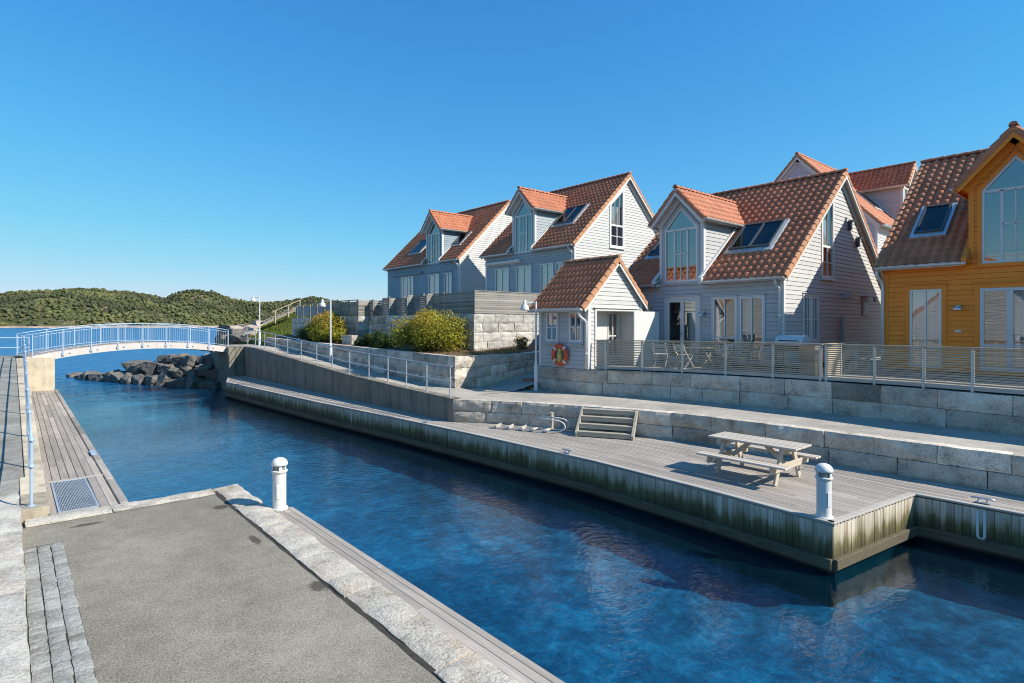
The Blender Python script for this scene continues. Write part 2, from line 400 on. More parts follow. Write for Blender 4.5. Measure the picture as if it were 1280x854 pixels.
# ------------------------------------------------------------------ building parts
class Fr:                       # a vertical plane: a runs along U, z up, o outwards along N
    def __init__(s, O, U, N): s.O, s.U, s.N = Vector(O), Vector(U), Vector(N)
    def p(s, a, z, o=0): return s.O+s.U*a+V(0, 0, z)+s.N*o
    def flip(s): return s.U.cross(V(0, 0, 1)).dot(s.N) < 0
def ext(poly, z):               # a-extent of a convex polygon at height z
    xs = []
    for (a0, z0), (a1, z1) in zip(poly, poly[1:]+poly[:1]):
        if (z0-z)*(z1-z) <= 0 and z0 != z1: xs.append(a0+(a1-a0)*(z-z0)/(z1-z0))
    return (min(xs), max(xs)) if len(xs) >= 2 else None
def siding(mb, fr, poly, opens=(), pitch=.155, lap=.019, zbase=None):
    zs = [z for _, z in poly]; z0, z1 = min(zs), max(zs); zb = z0 if zbase is None else zbase
    lv = set(round(z, 4) for z in zs)
    k = math.ceil((z0-zb)/pitch)
    while zb+k*pitch < z1:
        if zb+k*pitch > z0: lv.add(round(zb+k*pitch, 4))
        k += 1
    for op in opens:
        for _, z in op:
            if z0 < z < z1: lv.add(round(z, 4))
    lv = sorted(lv); fl = fr.flip(); e = 1e-4
    for b, t in zip(lv, lv[1:]):
        if t-b < 2e-3: continue
        kk = math.floor((b-zb)/pitch+1e-3); cb = zb+kk*pitch
        ob = lap*(1-(b-cb)/pitch); ot = lap*(1-(t-cb)/pitch)
        tn = random.Random(kk*7+3).uniform(-.05, .05)
        P0, P1 = ext(poly, b+e), ext(poly, t-e)
        if not P0 or not P1: continue
        cuts = []
        for op in opens:
            q0, q1 = ext(op, b+e), ext(op, t-e)
            if q0 and q1: cuts.append((q0, q1))
        cuts.sort(key=lambda c: c[0][0])
        segs = []; l0, l1 = P0[0], P1[0]
        for q0, q1 in cuts:
            if q0[0] > l0+e or q1[0] > l1+e: segs.append((l0, q0[0], l1, q1[0]))
            l0, l1 = max(l0, q0[1]), max(l1, q1[1])
        if P0[1] > l0+e or P1[1] > l1+e: segs.append((l0, P0[1], l1, P1[1]))
        for a0, a1, c0, c1 in segs:
            top = abs(t-cb-pitch) < 2e-3 and t-b > .03; g = .009 if top else 0; q_ = 1-g/(t-b)
            d0, d1, o1 = lerp(a0, c0, q_), lerp(a1, c1, q_), lerp(ob, ot, q_)
            for pts in ([fr.p(a0, b, ob), fr.p(a1, b, ob), fr.p(d1, t-g, o1), fr.p(d0, t-g, o1)],)+(([fr.p(d0, t-g, o1), fr.p(d1, t-g, o1), fr.p(d1, t-g, -.03), fr.p(d0, t-g, -.03)], [fr.p(d0, t-g, -.03), fr.p(d1, t-g, -.03), fr.p(c1, t, -.03), fr.p(c0, t, -.03)]) if top else ()):
                mb.poly(pts if fl else pts[::-1], tn)
            if abs(b-cb) < 2e-3:
                pts = [fr.p(a0, b, -.03), fr.p(a1, b, -.03), fr.p(a1, b, ob), fr.p(a0, b, ob)]
                mb.poly(pts if fl else pts[::-1], tn)
def poff(poly, d):              # offset a convex polygon inwards by d (negative: outwards)
    n = len(poly); ar = sum(poly[i][0]*poly[(i+1) % n][1]-poly[(i+1) % n][0]*poly[i][1] for i in range(n))
    sg = 1 if ar > 0 else -1; L = []
    for i in range(n):
        (x0, y0), (x1, y1) = poly[i], poly[(i+1) % n]; dx, dy = x1-x0, y1-y0; ll = math.hypot(dx, dy)
        nx, ny = -dy/ll*sg, dx/ll*sg
        L.append((x0+nx*d, y0+ny*d, dx/ll, dy/ll))
    out = []
    for i in range(n):
        x0, y0, dx, dy = L[i-1]; x1, y1, ex, ey = L[i]
        det = dx*-ey+dy*ex
        if abs(det) < 1e-9: out.append((x1, y1)); continue
        t = ((x1-x0)*-ey+(y1-y0)*ex)/det
        out.append((x0+dx*t, y0+dy*t))
    return out
def ring(mb, fr, outer, inner, d0, d1):
    n = len(outer)
    for i in range(n):
        j = (i+1) % n
        b = [fr.p(*outer[i], d0), fr.p(*outer[j], d0), fr.p(*inner[j], d0), fr.p(*inner[i], d0)]
        t = [fr.p(*outer[i], d1), fr.p(*outer[j], d1), fr.p(*inner[j], d1), fr.p(*inner[i], d1)]
        mb.poly(t); mb.poly(b[::-1])
        mb.poly([b[0], b[1], t[1], t[0]]); mb.poly([b[2], b[3], t[3], t[2]])
def fbar(mb, fr, p, q, wd, d0, d1):
    (a0, z0), (a1, z1) = p, q; l = math.hypot(a1-a0, z1-z0); nx, ny = -(z1-z0)/l*wd/2, (a1-a0)/l*wd/2
    c = [(a0+nx, z0+ny), (a0-nx, z0-ny), (a1-nx, z1-ny), (a1+nx, z1+ny)]
    mb.hexa([fr.p(*x, d0) for x in c], [fr.p(*x, d1) for x in c])
def rect(a0, a1, z0, z1): return [(a0, z0), (a1, z0), (a1, z1), (a0, z1)]
def window(parent, fr, poly, bars=(), casing=.10, cm='white', fm='frame', curtain=None, sill=True, fw=.055, bw=.035, name='window', gl='glass', handle=False, head=True):
    mb = MB(); ring(mb, fr, poly, poff(poly, fw), -.05, .034)
    for b in bars: fbar(mb, fr, b[0], b[1], b[2] if len(b) > 2 else bw, -.035, .026)
    wo = mb.build(name, M[fm], parent, bevel=.004)
    g = MB(); ip = poff(poly, fw-.01); pts = [fr.p(a, z, -.012) for a, z in ip]
    g.poly(pts if fr.flip() else pts[::-1]); g.build('pane', M[gl], wo)
    if casing:
        c = MB(); ring(c, fr, poff(poly, -casing), poff(poly, -.004), -.02, .042)
        zs = [z for _, z in poly]; as_ = [a for a, _ in poly]
        if sill:
            zb = min(zs); c.obox(fr.p((min(as_)+max(as_))/2, zb-casing-.022, .045), fr.U*((max(as_)-min(as_))/2+casing+.03), fr.N*.055, V(0, 0, .018))
        if head:
            zb = max(zs); c.obox(fr.p((min(as_)+max(as_))/2, zb+casing+.018, .035), fr.U*((max(as_)-min(as_))/2+casing+.03), fr.N*.045, V(0, 0, .014))
        c.build('casing', M[cm], wo, bevel=.004)
    if curtain:
        cu = MB()
        for (a0, a1, z0, z1) in curtain:
            n = max(6, int((a1-a0)/.045)); rows = []
            for z in (z0, z1):
                rows.append([fr.p(lerp(a0, a1, i/n), z, -.16+.03*math.sin(i*1.9)+.012*math.sin(i*4.1)) for i in range(n+1)])
            cu.grid(rows)
        cu.build('curtain', M['curtain'], wo, smooth=True)
    if handle:
        h = MB(); h.obox(fr.p(*handle, .05), fr.U*.06, fr.N*.012, V(0, 0, .010)); h.obox(fr.p(*handle, .04), fr.U*.014, fr.N*.014, V(0, 0, .05))
        h.build('handle', M['galv'], wo)
    return wo
def tiles(mb, O, U, Vv, N, wid, ln, cut=None, tw=.275, th=.355, seed=1):
    O, U, Vv, N = Vector(O), Vector(U), Vector(Vv), Vector(N); rnd = random.Random(seed)
    nc = max(1, round(wid/tw)); nr = max(1, math.ceil(ln/th-.05)); tw = wid/nc; th = ln/nr; S = 6
    def prof(s): return .072*(.5+.5*math.cos(2*math.pi*(s-.30)))**.75
    for r in range(nr):
        for c in range(nc):
            a0 = c*tw; v0 = r*th; v1 = v0+th+.02
            if cut:
                cv = cut(a0+tw/2)
                if v1 <= cv: continue
                v0 = max(v0, cv)
            tn = rnd.gauss(0, .065); jit = rnd.uniform(-.004, .004); vs = []
            for (v, h, low) in ((v0, .0, 1), (v0+.002, .044+jit, 0), (v1, .010, 0)):
                for i in range(S+1):
                    s = i/S; vs.append(O+U*(a0+s*tw)+Vv*v+N*((h if not low else .012)+(prof(s) if not low else prof(s)*.6)))
            fs = [(q*(S+1)+i, q*(S+1)+i+1, (q+1)*(S+1)+i+1, (q+1)*(S+1)+i) for q in range(2) for i in range(S)]
            mb.add(vs, fs, tn)
def ridge_caps(mb, p, q, r=.11, up=.03, step=.36):
    p, q = Vector(p), Vector(q); d = q-p; L = d.length; d.normalize(); side = d.cross(V(0, 0, 1)).normalized(); n = max(1, round(L/step)); st = L/n; rnd = random.Random(3)
    for i in range(n):
        a, b = p+d*(i*st-.01), p+d*((i+1)*st+.03); rows = []
        for (x, rr, h) in ((a, r*1.08, .012), (b, r*.95, 0)):
            rows.append([x+side*rr*math.cos(t)+V(0, 0, up+h-.05+rr*math.sin(t)) for t in [math.pi*k/7 for k in range(8)]])
        mb.grid(rows, rnd.gauss(0, .08))
        mb.poly([*rows[0]], 0); mb.poly([*rows[1]][::-1], 0)
def verge(mb, O, Vv, N, out, ln, step=.355, wd=.13, side=1):
    # row of edge tiles along a sloping gable edge; out = outward horizontal direction
    O, Vv, N, out = map(Vector, (O, Vv, N, out)); n = max(1, math.ceil(ln/step-.05)); st = ln/n; rnd = random.Random(9)
    for i in range(n):
        v0, v1 = i*st-.012, (i+1)*st+.02
        def pt(v, o, h): return O+Vv*v+out*o+N*h
        b = [pt(v0, -wd, .03), pt(v0, .035, -.10), pt(v1, .025, -.115), pt(v1, -wd, .005)]
        rows = []
        for v, h, w_ in ((v0, .092, 0), (v1, .058, -.012)):
            rows.append([pt(v, -wd, h-.02), pt(v, -wd*.6, h+.012), pt(v, -wd*.1, h+.012), pt(v, .04+w_, h-.028), pt(v, .045+w_, -.12+h*.4)])
        mb.grid(rows, rnd.gauss(0, .08)); mb.poly(rows[0], -.15); mb.poly(rows[1][::-1], -.1)
def gutter(mb, p, q, r=.075):
    p, q = Vector(p), Vector(q); d = (q-p).normalized(); side = d.cross(V(0, 0, 1)).normalized()
    rows = []
    for x in (p, q):
        rows.append([x+side*r*math.cos(t)+V(0, 0, r*math.sin(t)) for t in [math.pi+math.pi*k/8 for k in range(9)]])
    mb.grid(rows)
    rows2 = [[x+side*(r-.006)*math.cos(t)+V(0, 0, (r-.006)*math.sin(t)) for t in [math.pi+math.pi*k/8 for k in range(9)]] for x in (p, q)]
    mb.grid(rows2[::-1]); mb.poly(rows[0]); mb.poly(rows[1][::-1])
    for s_ in (1, -1): mb.tube([p+side*r*s_, q+side*r*s_], .010, 6)
def skylight(parent, O, U, Vv, N, a0, a1, v0, v1, mull=()):
    P = lambda a, v, h: Vector(O)+Vector(U)*a+Vector(Vv)*v+Vector(N)*h
    class F2:
        def p(s, a, z, o=0): return P(a, z, o)
        def flip(s): return True
    f2 = F2(); mb = MB(); poly = rect(a0, a1, v0, v1)
    ring(mb, f2, poly, poff(poly, .07), .02, .20)
    for a in mull: fbar(mb, f2, (a, v0), (a, v1), .09, .02, .197)
    mb.mi = 1
    fl = poff(poly, -.10); fl[0] = (fl[0][0], fl[0][1]-.10); fl[1] = (fl[1][0], fl[1][1]-.10)
    ring(mb, f2, fl, poff(poly, -.003), .02, .135)
    o = mb.build('skylight', [M['dkgrey'], M['zinc']], parent, bevel=.004)
    g = MB(); g.poly([P(a, v, .17) for a, v in poff(poly, .06)]); g.build('pane', M['skyglass'], o)
    b = MB(); b.poly([P(a, v, .10) for a, v in poff(poly, .01)]); b.build('blind', M['dkgrey'], o)
    return o
def downpipe(parent, pts, mat='white', r=.042):
    mb = MB(); mb.tube(pts, r, 10)
    for z in (.5, 1.6): 
        p = Vector(pts[-1]); mb.tube([p+V(0, 0, z), p+V(0, 0, z+.05)], r+.010, 10)
    return mb.build('downpipe', M[mat], parent, smooth=True)

def house(label, loc, rz, D, W, z0, zr, t, side, front=None, dormers=(), fwin=(), gwin=(), farwin=(), sky=(), ov=.30, og=.22, corner='white', bargem='white', casing=None, dside=None,
          pipes=True, deepz=0., name='townhouse', gutm='zinc', gpitch=.155, cheek=None, group=None, no_rear=False):
    """local: front wall at x=0 facing -x, y from 0 to W, depth D, z absolute minus z0"""
    T = thing(name, label, 'house', (loc[0], loc[1], z0), rz, group)
    zr -= z0; h = D/2; zw = zr-h*t; casing = casing or corner; front = front or side; dside = dside or front; cheek = cheek or side
    th = math.atan(t); cs, sn = math.cos(th), math.sin(th); ln = (h+ov)/cs; ze = zw-ov*t
    F = Fr((0,0,0), (0,1,0), (-1,0,0)); G = Fr((0,0,0), (1,0,0), (0,-1,0)); GF = Fr((0,W,0), (1,0,0), (0,1,0)); Bk = Fr((D,0,0), (0,1,0), (1,0,0))
    zt = zw-.02
    # openings
    fo = [w_['poly'] for w_ in fwin]; go = [w_['poly'] for w_ in gwin]; ff = [w_['poly'] for w_ in farwin]
    mb = MB(); siding(mb, F, rect(0, W, -deepz, zt), fo); mb.build('front_wall', M[front], T)
    mb = MB(); gp = [(0, -deepz), (D, -deepz), (D, zt), (h, zr-.02), (0, zt)]
    siding(mb, G, gp, go); mb.build('gable_wall', M[side], T)
    mb = MB(); siding(mb, GF, gp, ff); siding(mb, Bk, rect(0, W, -deepz, zt)); mb.build('rear_wall', M[side], T)
    mb = MB()
    for (x, y, dx, dy) in ((0,0,-1,-1), (0,W,-1,1), (D,0,1,-1), (D,W,1,1)):
        mb.box(min(x+dx*.034, x-dx*.09), min(y+dy*.036, y+dy*.0), -deepz, max(x+dx*.034, x-dx*.09), max(y+dy*.036, y), zt-.03)
        mb.box(min(x+dx*.030, x), min(y-dy*.09, y+dy*.0) , -deepz, max(x+dx*.030, x), max(y-dy*.09, y), zt-.03); mb.piece()
    mb.build_each('corner_board', M[corner], T, bevel=.004)
    # room inside: floors and a partition so the windows look into something
    mb = MB(); mb.box(.05, .05, -.02, D-.05, W-.05, .05); mb.mi = 1
    mb.box(.06, .06, zt-.55, D-.06, W-.06, zt-.40); mb.box(min(2.6, h*.7), .06, .051, min(2.6, h*.7)+.1, W-.06, zt-.55)
    mb.box(.3, W*.55, .051, min(2.6, h*.7), W*.55+.08, zt-.551)
    mb.box(1.7, .3, zt-.399, 1.8, W-.3, min(zt+1.2*t, zr-1.2)); mb.build('interior', [M['floor_in'], M['interior']], T)
    for w_ in fwin: window(T, F, **{**dict(cm=casing), **w_})
    for w_ in gwin: window(T, G, **{**dict(cm=casing), **w_})
    for w_ in farwin: window(T, GF, **{**dict(cm=casing), **w_})
    # roof
    def cutf(a):
        y = a-og
        for d in dormers:
            if abs(y-d['yc']) < d['hw']+.02: return (ov+.16)/cs
        return 0
    mb = MB(); Uf, Vf, Nf = (0,1,0), (cs,0,sn), (-sn,0,cs); Of = (-ov, -og, ze); Wd = W+2*og
    Ub, Vb, Nb = (0,-1,0), (-cs,0,sn), (sn,0,cs); Ob = (D+ov, W+og, ze)
    tiles(mb, Of, Uf, Vf, Nf, Wd, ln, cutf, seed=int(loc[0]*7+loc[1])); tiles(mb, Ob, Ub, Vb, Nb, Wd, ln, seed=3)
    roof = mb.build('roof', M['tile'], T, smooth=True)
    mb = MB(); ridge_caps(mb, (h, -og-.03, zr+.06), (h, W+og+.03, zr+.06)); mb.build('ridge_tile', M['tile'], roof, smooth=True)
    mb = MB()
    for (y, s_) in ((-og, -1), (W+og, 1)):
        verge(mb, (-ov, y, ze), Vf, Nf, (0, s_, 0), ln); mb.piece(); verge(mb, (D+ov, y, ze), Vb, Nb, (0, s_, 0), ln); mb.piece()
    mb.build_each('verge_tile', M['tile_edge'], roof, smooth=False)
    # boarding under the tiles, with gaps at the dormers
    mb = MB(); ys = [-og+.02]
    for d in sorted(dormers, key=lambda d: d['yc']): ys += [d['yc']-d['hw']-.02, d['yc']+d['hw']+.02]
    ys.append(W+og-.02)
    def slab(y0, y1, v0, O, Vv, N, sgn=1):
        O, Vv, N = Vector((O[0], 0, O[2])), Vector(Vv), Vector(N)
        c = O+Vv*((v0+ln)/2)+V(0, (y0+y1)/2, 0)-N*.045; mb.obox(c, Vv*((ln-v0)/2-.004), V(0, (y1-y0)/2*sgn, 0), N*.035)
    for i in range(len(ys)-1): slab(ys[i], ys[i+1], .04 if i % 2 == 0 else (ov+.2)/cs, Of, Vf, Nf)
    slab(-og+.02, W+og-.02, .04, Ob, Vb, Nb, -1)
    mb.build('soffit', M[corner], T)
    mb = MB()
    for y, s_ in ((-og, -1), (W+og, 1)):
        for (O, Vv, N) in ((Of, Vf, Nf), (Ob, Vb, Nb)):
            O, Vv, N = Vector((O[0], y, O[2])), Vector(Vv), Vector(N)
            mb.obox(O+Vv*(ln/2-.03)-N*.10+V(0, s_*.012, 0), Vv*(ln/2-.02), V(0, .014, 0), N*.095)
            mb.piece(); mb.obox(O+Vv*(ln/2-.03)-N*.215+V(0, -s_*(og-.04), 0), Vv*(ln/2-.06), V(0, .016, 0), N*.12); mb.piece()
        mb.box(h-.10, y+s_*.029-.004, zr-.30, h+.10, y+s_*.029+.004, zr-.05); mb.piece()
    mb.build_each('bargeboard', M[bargem], T, bevel=.005)
    # gutters
    mb = MB(); gx = -ov-.075; gz = ze-.01
    for i in range(0, len(ys)-1, 2):
        y0, y1 = ys[i]+(.0 if i else .0), ys[i+1]
        gutter(mb, (gx, y0, gz), (gx, y1, gz))
        mb.box(-ov-.004, y0, gz-.09, -ov+.02, y1, gz+.06); mb.piece()
    if not no_rear: gutter(mb, (D+ov+.075, W+og, gz), (D+ov+.075, -og, gz))
    mb.build_each('gutter', M[gutm], T)
    if pipes:
        gy = .10
        downpipe(T, [(gx, gy, gz-.05), (gx, gy, gz-.16), (gx+.05, gy, gz-.24), (-.12, gy, gz-.36), (-.075, gy, gz-.45), (-.075, gy, -deepz+.1)])
    # dormers
    for d in dormers:
        yc, hw, dzr = d['yc'], d['hw'], d['zr']-z0; dt = d.get('t', 1.08); dov = d.get('ov', .22); dog = d.get('og', .38)
        dze = dzr-hw*dt          # wall top of the cheek
        Fd = Fr((-.03, yc, 0), (0,1,0), (-1,0,0)); wp = d['win']
        mb = MB(); siding(mb, Fd, [(-hw, zt-.0), (hw, zt-.0), (hw, dze), (0, dzr-.02), (-hw, dze)], [wp['poly']], zbase=0)
        xr = (dze-zw)/t
        for s_ in (-1, 1):
            ch = Fr((0, yc+s_*hw, 0), (1,0,0), (0, s_, 0)); siding(mb, ch, [(0, zt-.0), (.02, zt-.0), (xr, dze+.05), (0, dze+.05)], zbase=0)
        dm = mb.build('dormer', [M[dside]], T)
        # its lit cheeks share the wall paint
        mb = MB()
        for s_ in (-1, 1):
            y = yc+s_*hw
            mb.box(-.062, min(y, y-s_*.10), zt-.02, -.052+.03, max(y, y-s_*.10), dze+.03)
            mb.box(-.055, min(y, y+s_*.034), zt-.02, .09, max(y, y+s_*.034), dze+.03)
            y2 = y+s_*.02      # white board that runs down beside the cheek to the gutter end
            mb.bar((-ov-.10, y+s_*.075, ze+.12), ((dze-zw)/t*.9, y+s_*.075, zw+(dze-zw)*.9+.16), .13, .06, (0,0,1))
            mb.box(-ov-.12, min(y+s_*.02, y+s_*.15), ze-.10, -.04, max(y+s_*.02, y+s_*.15), ze+.13); mb.piece()
        mb.build_each('corner_board', M[d.get('corner', corner)], dm, bevel=.004)
        window(T, Fd, name='dormer_window', **{**dict(cm=casing, sill=False, head=False), **wp})
        dth = math.atan(dt); dc, dsn = math.cos(dth), math.sin(dth); dl = (hw+dov)/dc; xe = (dzr-zw)/t+.25; L = xe+dog
        mb = MB(); zde = dzr-(hw+dov)*dt
        Ol, Ul, Vl, Nl = (-dog, yc-hw-dov, zde), (1,0,0), (0,dc,dsn), (0,-dsn,dc)
        Or, Ur, Vr, Nr = (-dog, yc+hw+dov, zde), (1,0,0), (0,-dc,dsn), (0,dsn,dc)
        xs_ = lambda v: 0
        tl = MB(); tiles(tl, Ol, Ul, Vl, Nl, L, dl, seed=4); tiles(tl, Or, Ur, Vr, Nr, L, dl, seed=6)
        dr = tl.build('dormer_roof', M['tile'], T, smooth=True)
        mb = MB(); ridge_caps(mb, (-dog-.03, yc, dzr+.06), (xe-.2, yc, dzr+.06), .10); mb.build('ridge_tile', M['tile'], dr, smooth=True)
        mb = MB(); verge(mb, Ol, Vl, Nl, (-1,0,0), dl); mb.piece(); verge(mb, Or, Vr, Nr, (-1,0,0), dl); mb.build_each('verge_tile', M[d.get('vm', 'tile')], dr)
        mb = MB(); g2 = MB()
        for (O, Vv, N, s_) in ((Ol, Vl, Nl, -1), (Or, Vr, Nr, 1)):
            O, Vv, N = Vector(O), Vector(Vv), Vector(N)
            c = O+Vv*(dl/2)+V(L/2, 0, 0)-N*.045; mb.obox(c, V(L/2-.02, 0, 0), Vv*(dl/2-.02), N*.035)
            mb.obox(O+Vv*(dl/2-.03)-N*.10+V(-.012, 0, 0), V(.014, 0, 0), Vv*(dl/2-.01), N*.095)
            mb.obox(O+Vv*(dl/2+.02)-N*.20+V(dog-.085, 0, 0), V(.02, 0, 0), Vv*(dl/2-.06), N*.11)
            xg = (zde-zw)/t+.15; gy = yc+s_*(hw+dov+.06)
            gutter(g2, (-dog+.02, gy, zde), (xg, gy, zde), .055); g2.piece()
            mb.box(-dog+.04, min(gy-s_*.06, gy-s_*.085), zde-.10, xg, max(gy-s_*.06, gy-s_*.085), zde+.03); mb.piece()
        mb.box(-dog-.034, yc-.10, dzr-.30, -dog-.027, yc+.10, dzr-.04); mb.piece()
        mb.build_each('bargeboard', M[d.get('barge', bargem)], dr, bevel=.005); g2.build_each('gutter', M['white'], dr)
    for q in sky: skylight(T, Of, Uf, Vf, Nf, *q)
    return T, F, G

# ------------------------------------------------------------------ lines of the plan (x across the canal, y along it)
XF = [(-8, 10.0), (3.6, 10.0), (6, 10.2), (9, 10.36), (13, 10.24), (17.5, 10.02), (23.5, 9.58), (34.8, 9.12), (40, 9.0)]     # front edge of the right deck
W1 = [(14.45, -8), (14.3, 1.9), (14.22, 5.9), (14.05, 8.8), (13.62, 10.3), (12.95, 12.2), (11.96, 14.3), (10.98, 15.6)]
W2 = [(16.5, -8), (16.86, 2.2), (17.15, 4.4), (17.15, 7.1), (16.7, 10.4), (16.05, 12.4), (15.40, 13.6), (15.30, 16.15)]
RZ = [(15.6, 1.60), (17.5, 1.65), (19.2, 1.71), (23.7, 1.89), (30.9, 2.33), (36, 2.64), (38.3, 2.68), (60, 2.7)]            # ramp height
XB = lambda y: pw([(b, a) for a, b in W1]+[(15.7, 11.03), (60, 11.1)], y)
q = 0.85
# water, hills
mb = MB(); n = 1
mb.poly([(-6000, -3000, 0), (6000, -3000, 0), (6000, 9000, 0), (-6000, 9000, 0)]); mb.build('water', M['water'], kind='structure')
mb = MB(); mb.grid([[V(-14+i*.6, -8+j*.6, -.58+.14*nz(i*.22, j*.22, 5)+.10*nz(i*.9, j*.9, 2)) for i in range(62)] for j in range(120)])
mb.poly([(-6000, -3000, -3.2), (6000, -3000, -3.2), (6000, 9000, -3.2), (-6000, 9000, -3.2)]); mb.build('sea_bed', M['bed'], kind='structure', smooth=True)

def hillmat():
    k = NT('hillside'); z = k.z()[2]
    a = k.noise(.02, 6, .7); b = k.noise(.2, 5, .75)
    f = k.math('ADD', k.math('MULTIPLY', a, .5), k.math('MULTIPLY', b, .5))
    col = k.ramp(f, [(.35, (.03, .038, .016)), (.48, (.075, .082, .03)), (.55, (.15, .135, .075)), (.60, (.30, .25, .20)), (.68, (.38, .32, .27))])
    zz = k.math('ADD', z, k.math('MULTIPLY', b, 3.))
    col = k.mix(k.ramp(k.math('DIVIDE', zz, 10.), [(.30, 1.), (.45, 0.)]), col, k.ramp(b, [(.35, (.24, .18, .14)), (.6, (.46, .36, .29))]))
    return k.done(col, .9, None, 0, .1)
M['hill'] = hillmat()
SKY = [(-700, 372), (-400, 366), (-150, 368), (0, 364), (40, 361), (120, 358.5), (150, 360), (185, 366), (205, 371), (222, 363.5), (240, 360.5), (268, 363), (290, 371), (325, 376), (350, 375), (378, 371.5), (392, 369), (408, 372), (425, 376), (470, 379), (600, 384), (800, 388), (1000, 392)]
def hill_pt(pxx, r):                    # r: 0 at the shore .. 1 crest .. 1.6 behind
    ph = R(YAW)+math.atan((pxx-640)/722)
    D0 = pw([(-700, 620), (0, 700), (180, 760), (300, 940), (420, 900), (1000, 900)], pxx)+14*nz(pxx*.03, 5)
    D = D0+r*260; cosr = math.cos(math.atan((pxx-640)/722)); d = D*1.0
    Ht = (406-pw(SKY, pxx))*(D0+260)*1.0/722+4.05-5.0
    s = max(0, min(1, r)); f = s**.75*(.88+.12*s) if r <= 1 else 1-(r-1)*.8
    X, Y = D/cosr*math.sin(ph), D/cosr*math.cos(ph)
    z = -.6+Ht*f+(6.5*nz(X*.010, Y*.010, 3)+1.2*nz(X*.05, Y*.05, 9))*min(1, s*5)*(1 if r < .9 else .3)+1.4*min(1, s*14)
    return V(X, Y, z)
rows = [[hill_pt(-700+i*10, r) for i in range(171)] for r in (0, .006, .02, .05, .1, .16, .24, .32, .4, .5, .6, .7, .8, .9, 1., 1.15, 1.35, 1.6)]
mb = MB(); mb.grid(rows); mb.build('hills', M['hill'], smooth=True, kind='structure')
import bmesh
def ico(sub):
    bm = bmesh.new(); bmesh.ops.create_icosphere(bm, subdivisions=sub, radius=1)
    v = np.array([x.co[:] for x in bm.verts], dtype=np.float32); f = [tuple(a.index for a in q_.verts) for q_ in bm.faces]; bm.free(); return v, f
def forest():
    rng = np.random.default_rng(4); tv, tf = ico(1); tf = np.array(tf); cv = tv*np.where(tv[:, 2:3] > -.2, np.clip((1.05-tv[:, 2:3])/1.25, .06, 1), .9); N = 16000; vs = []; ti = []; k = 0
    r2 = random.Random(11)
    while k < N:
        pxx = r2.uniform(-520, 640); r = r2.uniform(.02, 1.08)
        p = hill_pt(pxx, r); bare = noise.fractal(V(p.x*.016, p.y*.016, 2), 1, 2, 4)
        if bare > .08+.25*r2.random() and r2.random() < .9: continue
        con = noise.noise(V(p.x*.011, p.y*.011, 7))+.25*r2.uniform(-1, 1)
        if r < .05 and r2.random() < .5: continue
        if con > .12: h = r2.uniform(3.6, 8.); rad = h*r2.uniform(.22, .40); t = r2.uniform(0, .3)
        else: h = 1.8+3.6*r2.random()**1.8; rad = h*r2.uniform(.45, .85); t = max(.2, min(1, .62+.9*noise.noise(V(p.x*.014, p.y*.014, 21))+r2.gauss(0, .14)))
        if r > .8: h *= .8
        v = (cv if con > .12 and k % 4 else tv)*np.array([rad, rad, h*.55])*rng.uniform(.68, 1.3, (len(tv), 1))
        vs.append(v+np.array([p.x, p.y, p.z+h*.42])); ti.append(t+rng.uniform(-.1, .1, len(tf))); k += 1
    vv = np.concatenate(vs); ff = (tf[None]+np.arange(k)[:, None, None]*len(tv)).reshape(-1, 3); tt = np.clip(np.concatenate(ti), 0, 1)
    me = bpy.data.meshes.new('forest'); me.vertices.add(len(vv)); me.vertices.foreach_set('co', vv.astype(np.float32).ravel())
    me.loops.add(len(ff)*3); me.loops.foreach_set('vertex_index', ff.astype(np.int32).ravel())
    me.polygons.add(len(ff)); me.polygons.foreach_set('loop_start', np.arange(len(ff), dtype=np.int32)*3); me.polygons.foreach_set('loop_total', np.full(len(ff), 3, dtype=np.int32))
    a = me.attributes.new('tint', 'FLOAT', 'FACE'); a.data.foreach_set('value', tt.astype(np.float32)); me.update(calc_edges=True)
    me.materials.append(leafmat('forest_leaf', (.058, .070, .036), (.125, .138, .052), (.205, .21, .075)))  # leaf colours lightened and greyed to carry the distance haze
    o = bpy.data.objects.new('forest', me); COL.objects.link(o); o['kind'] = 'stuff'; tag(o, 'low green and olive woodland covering the rocky hills across the water', 'woodland')
forest()

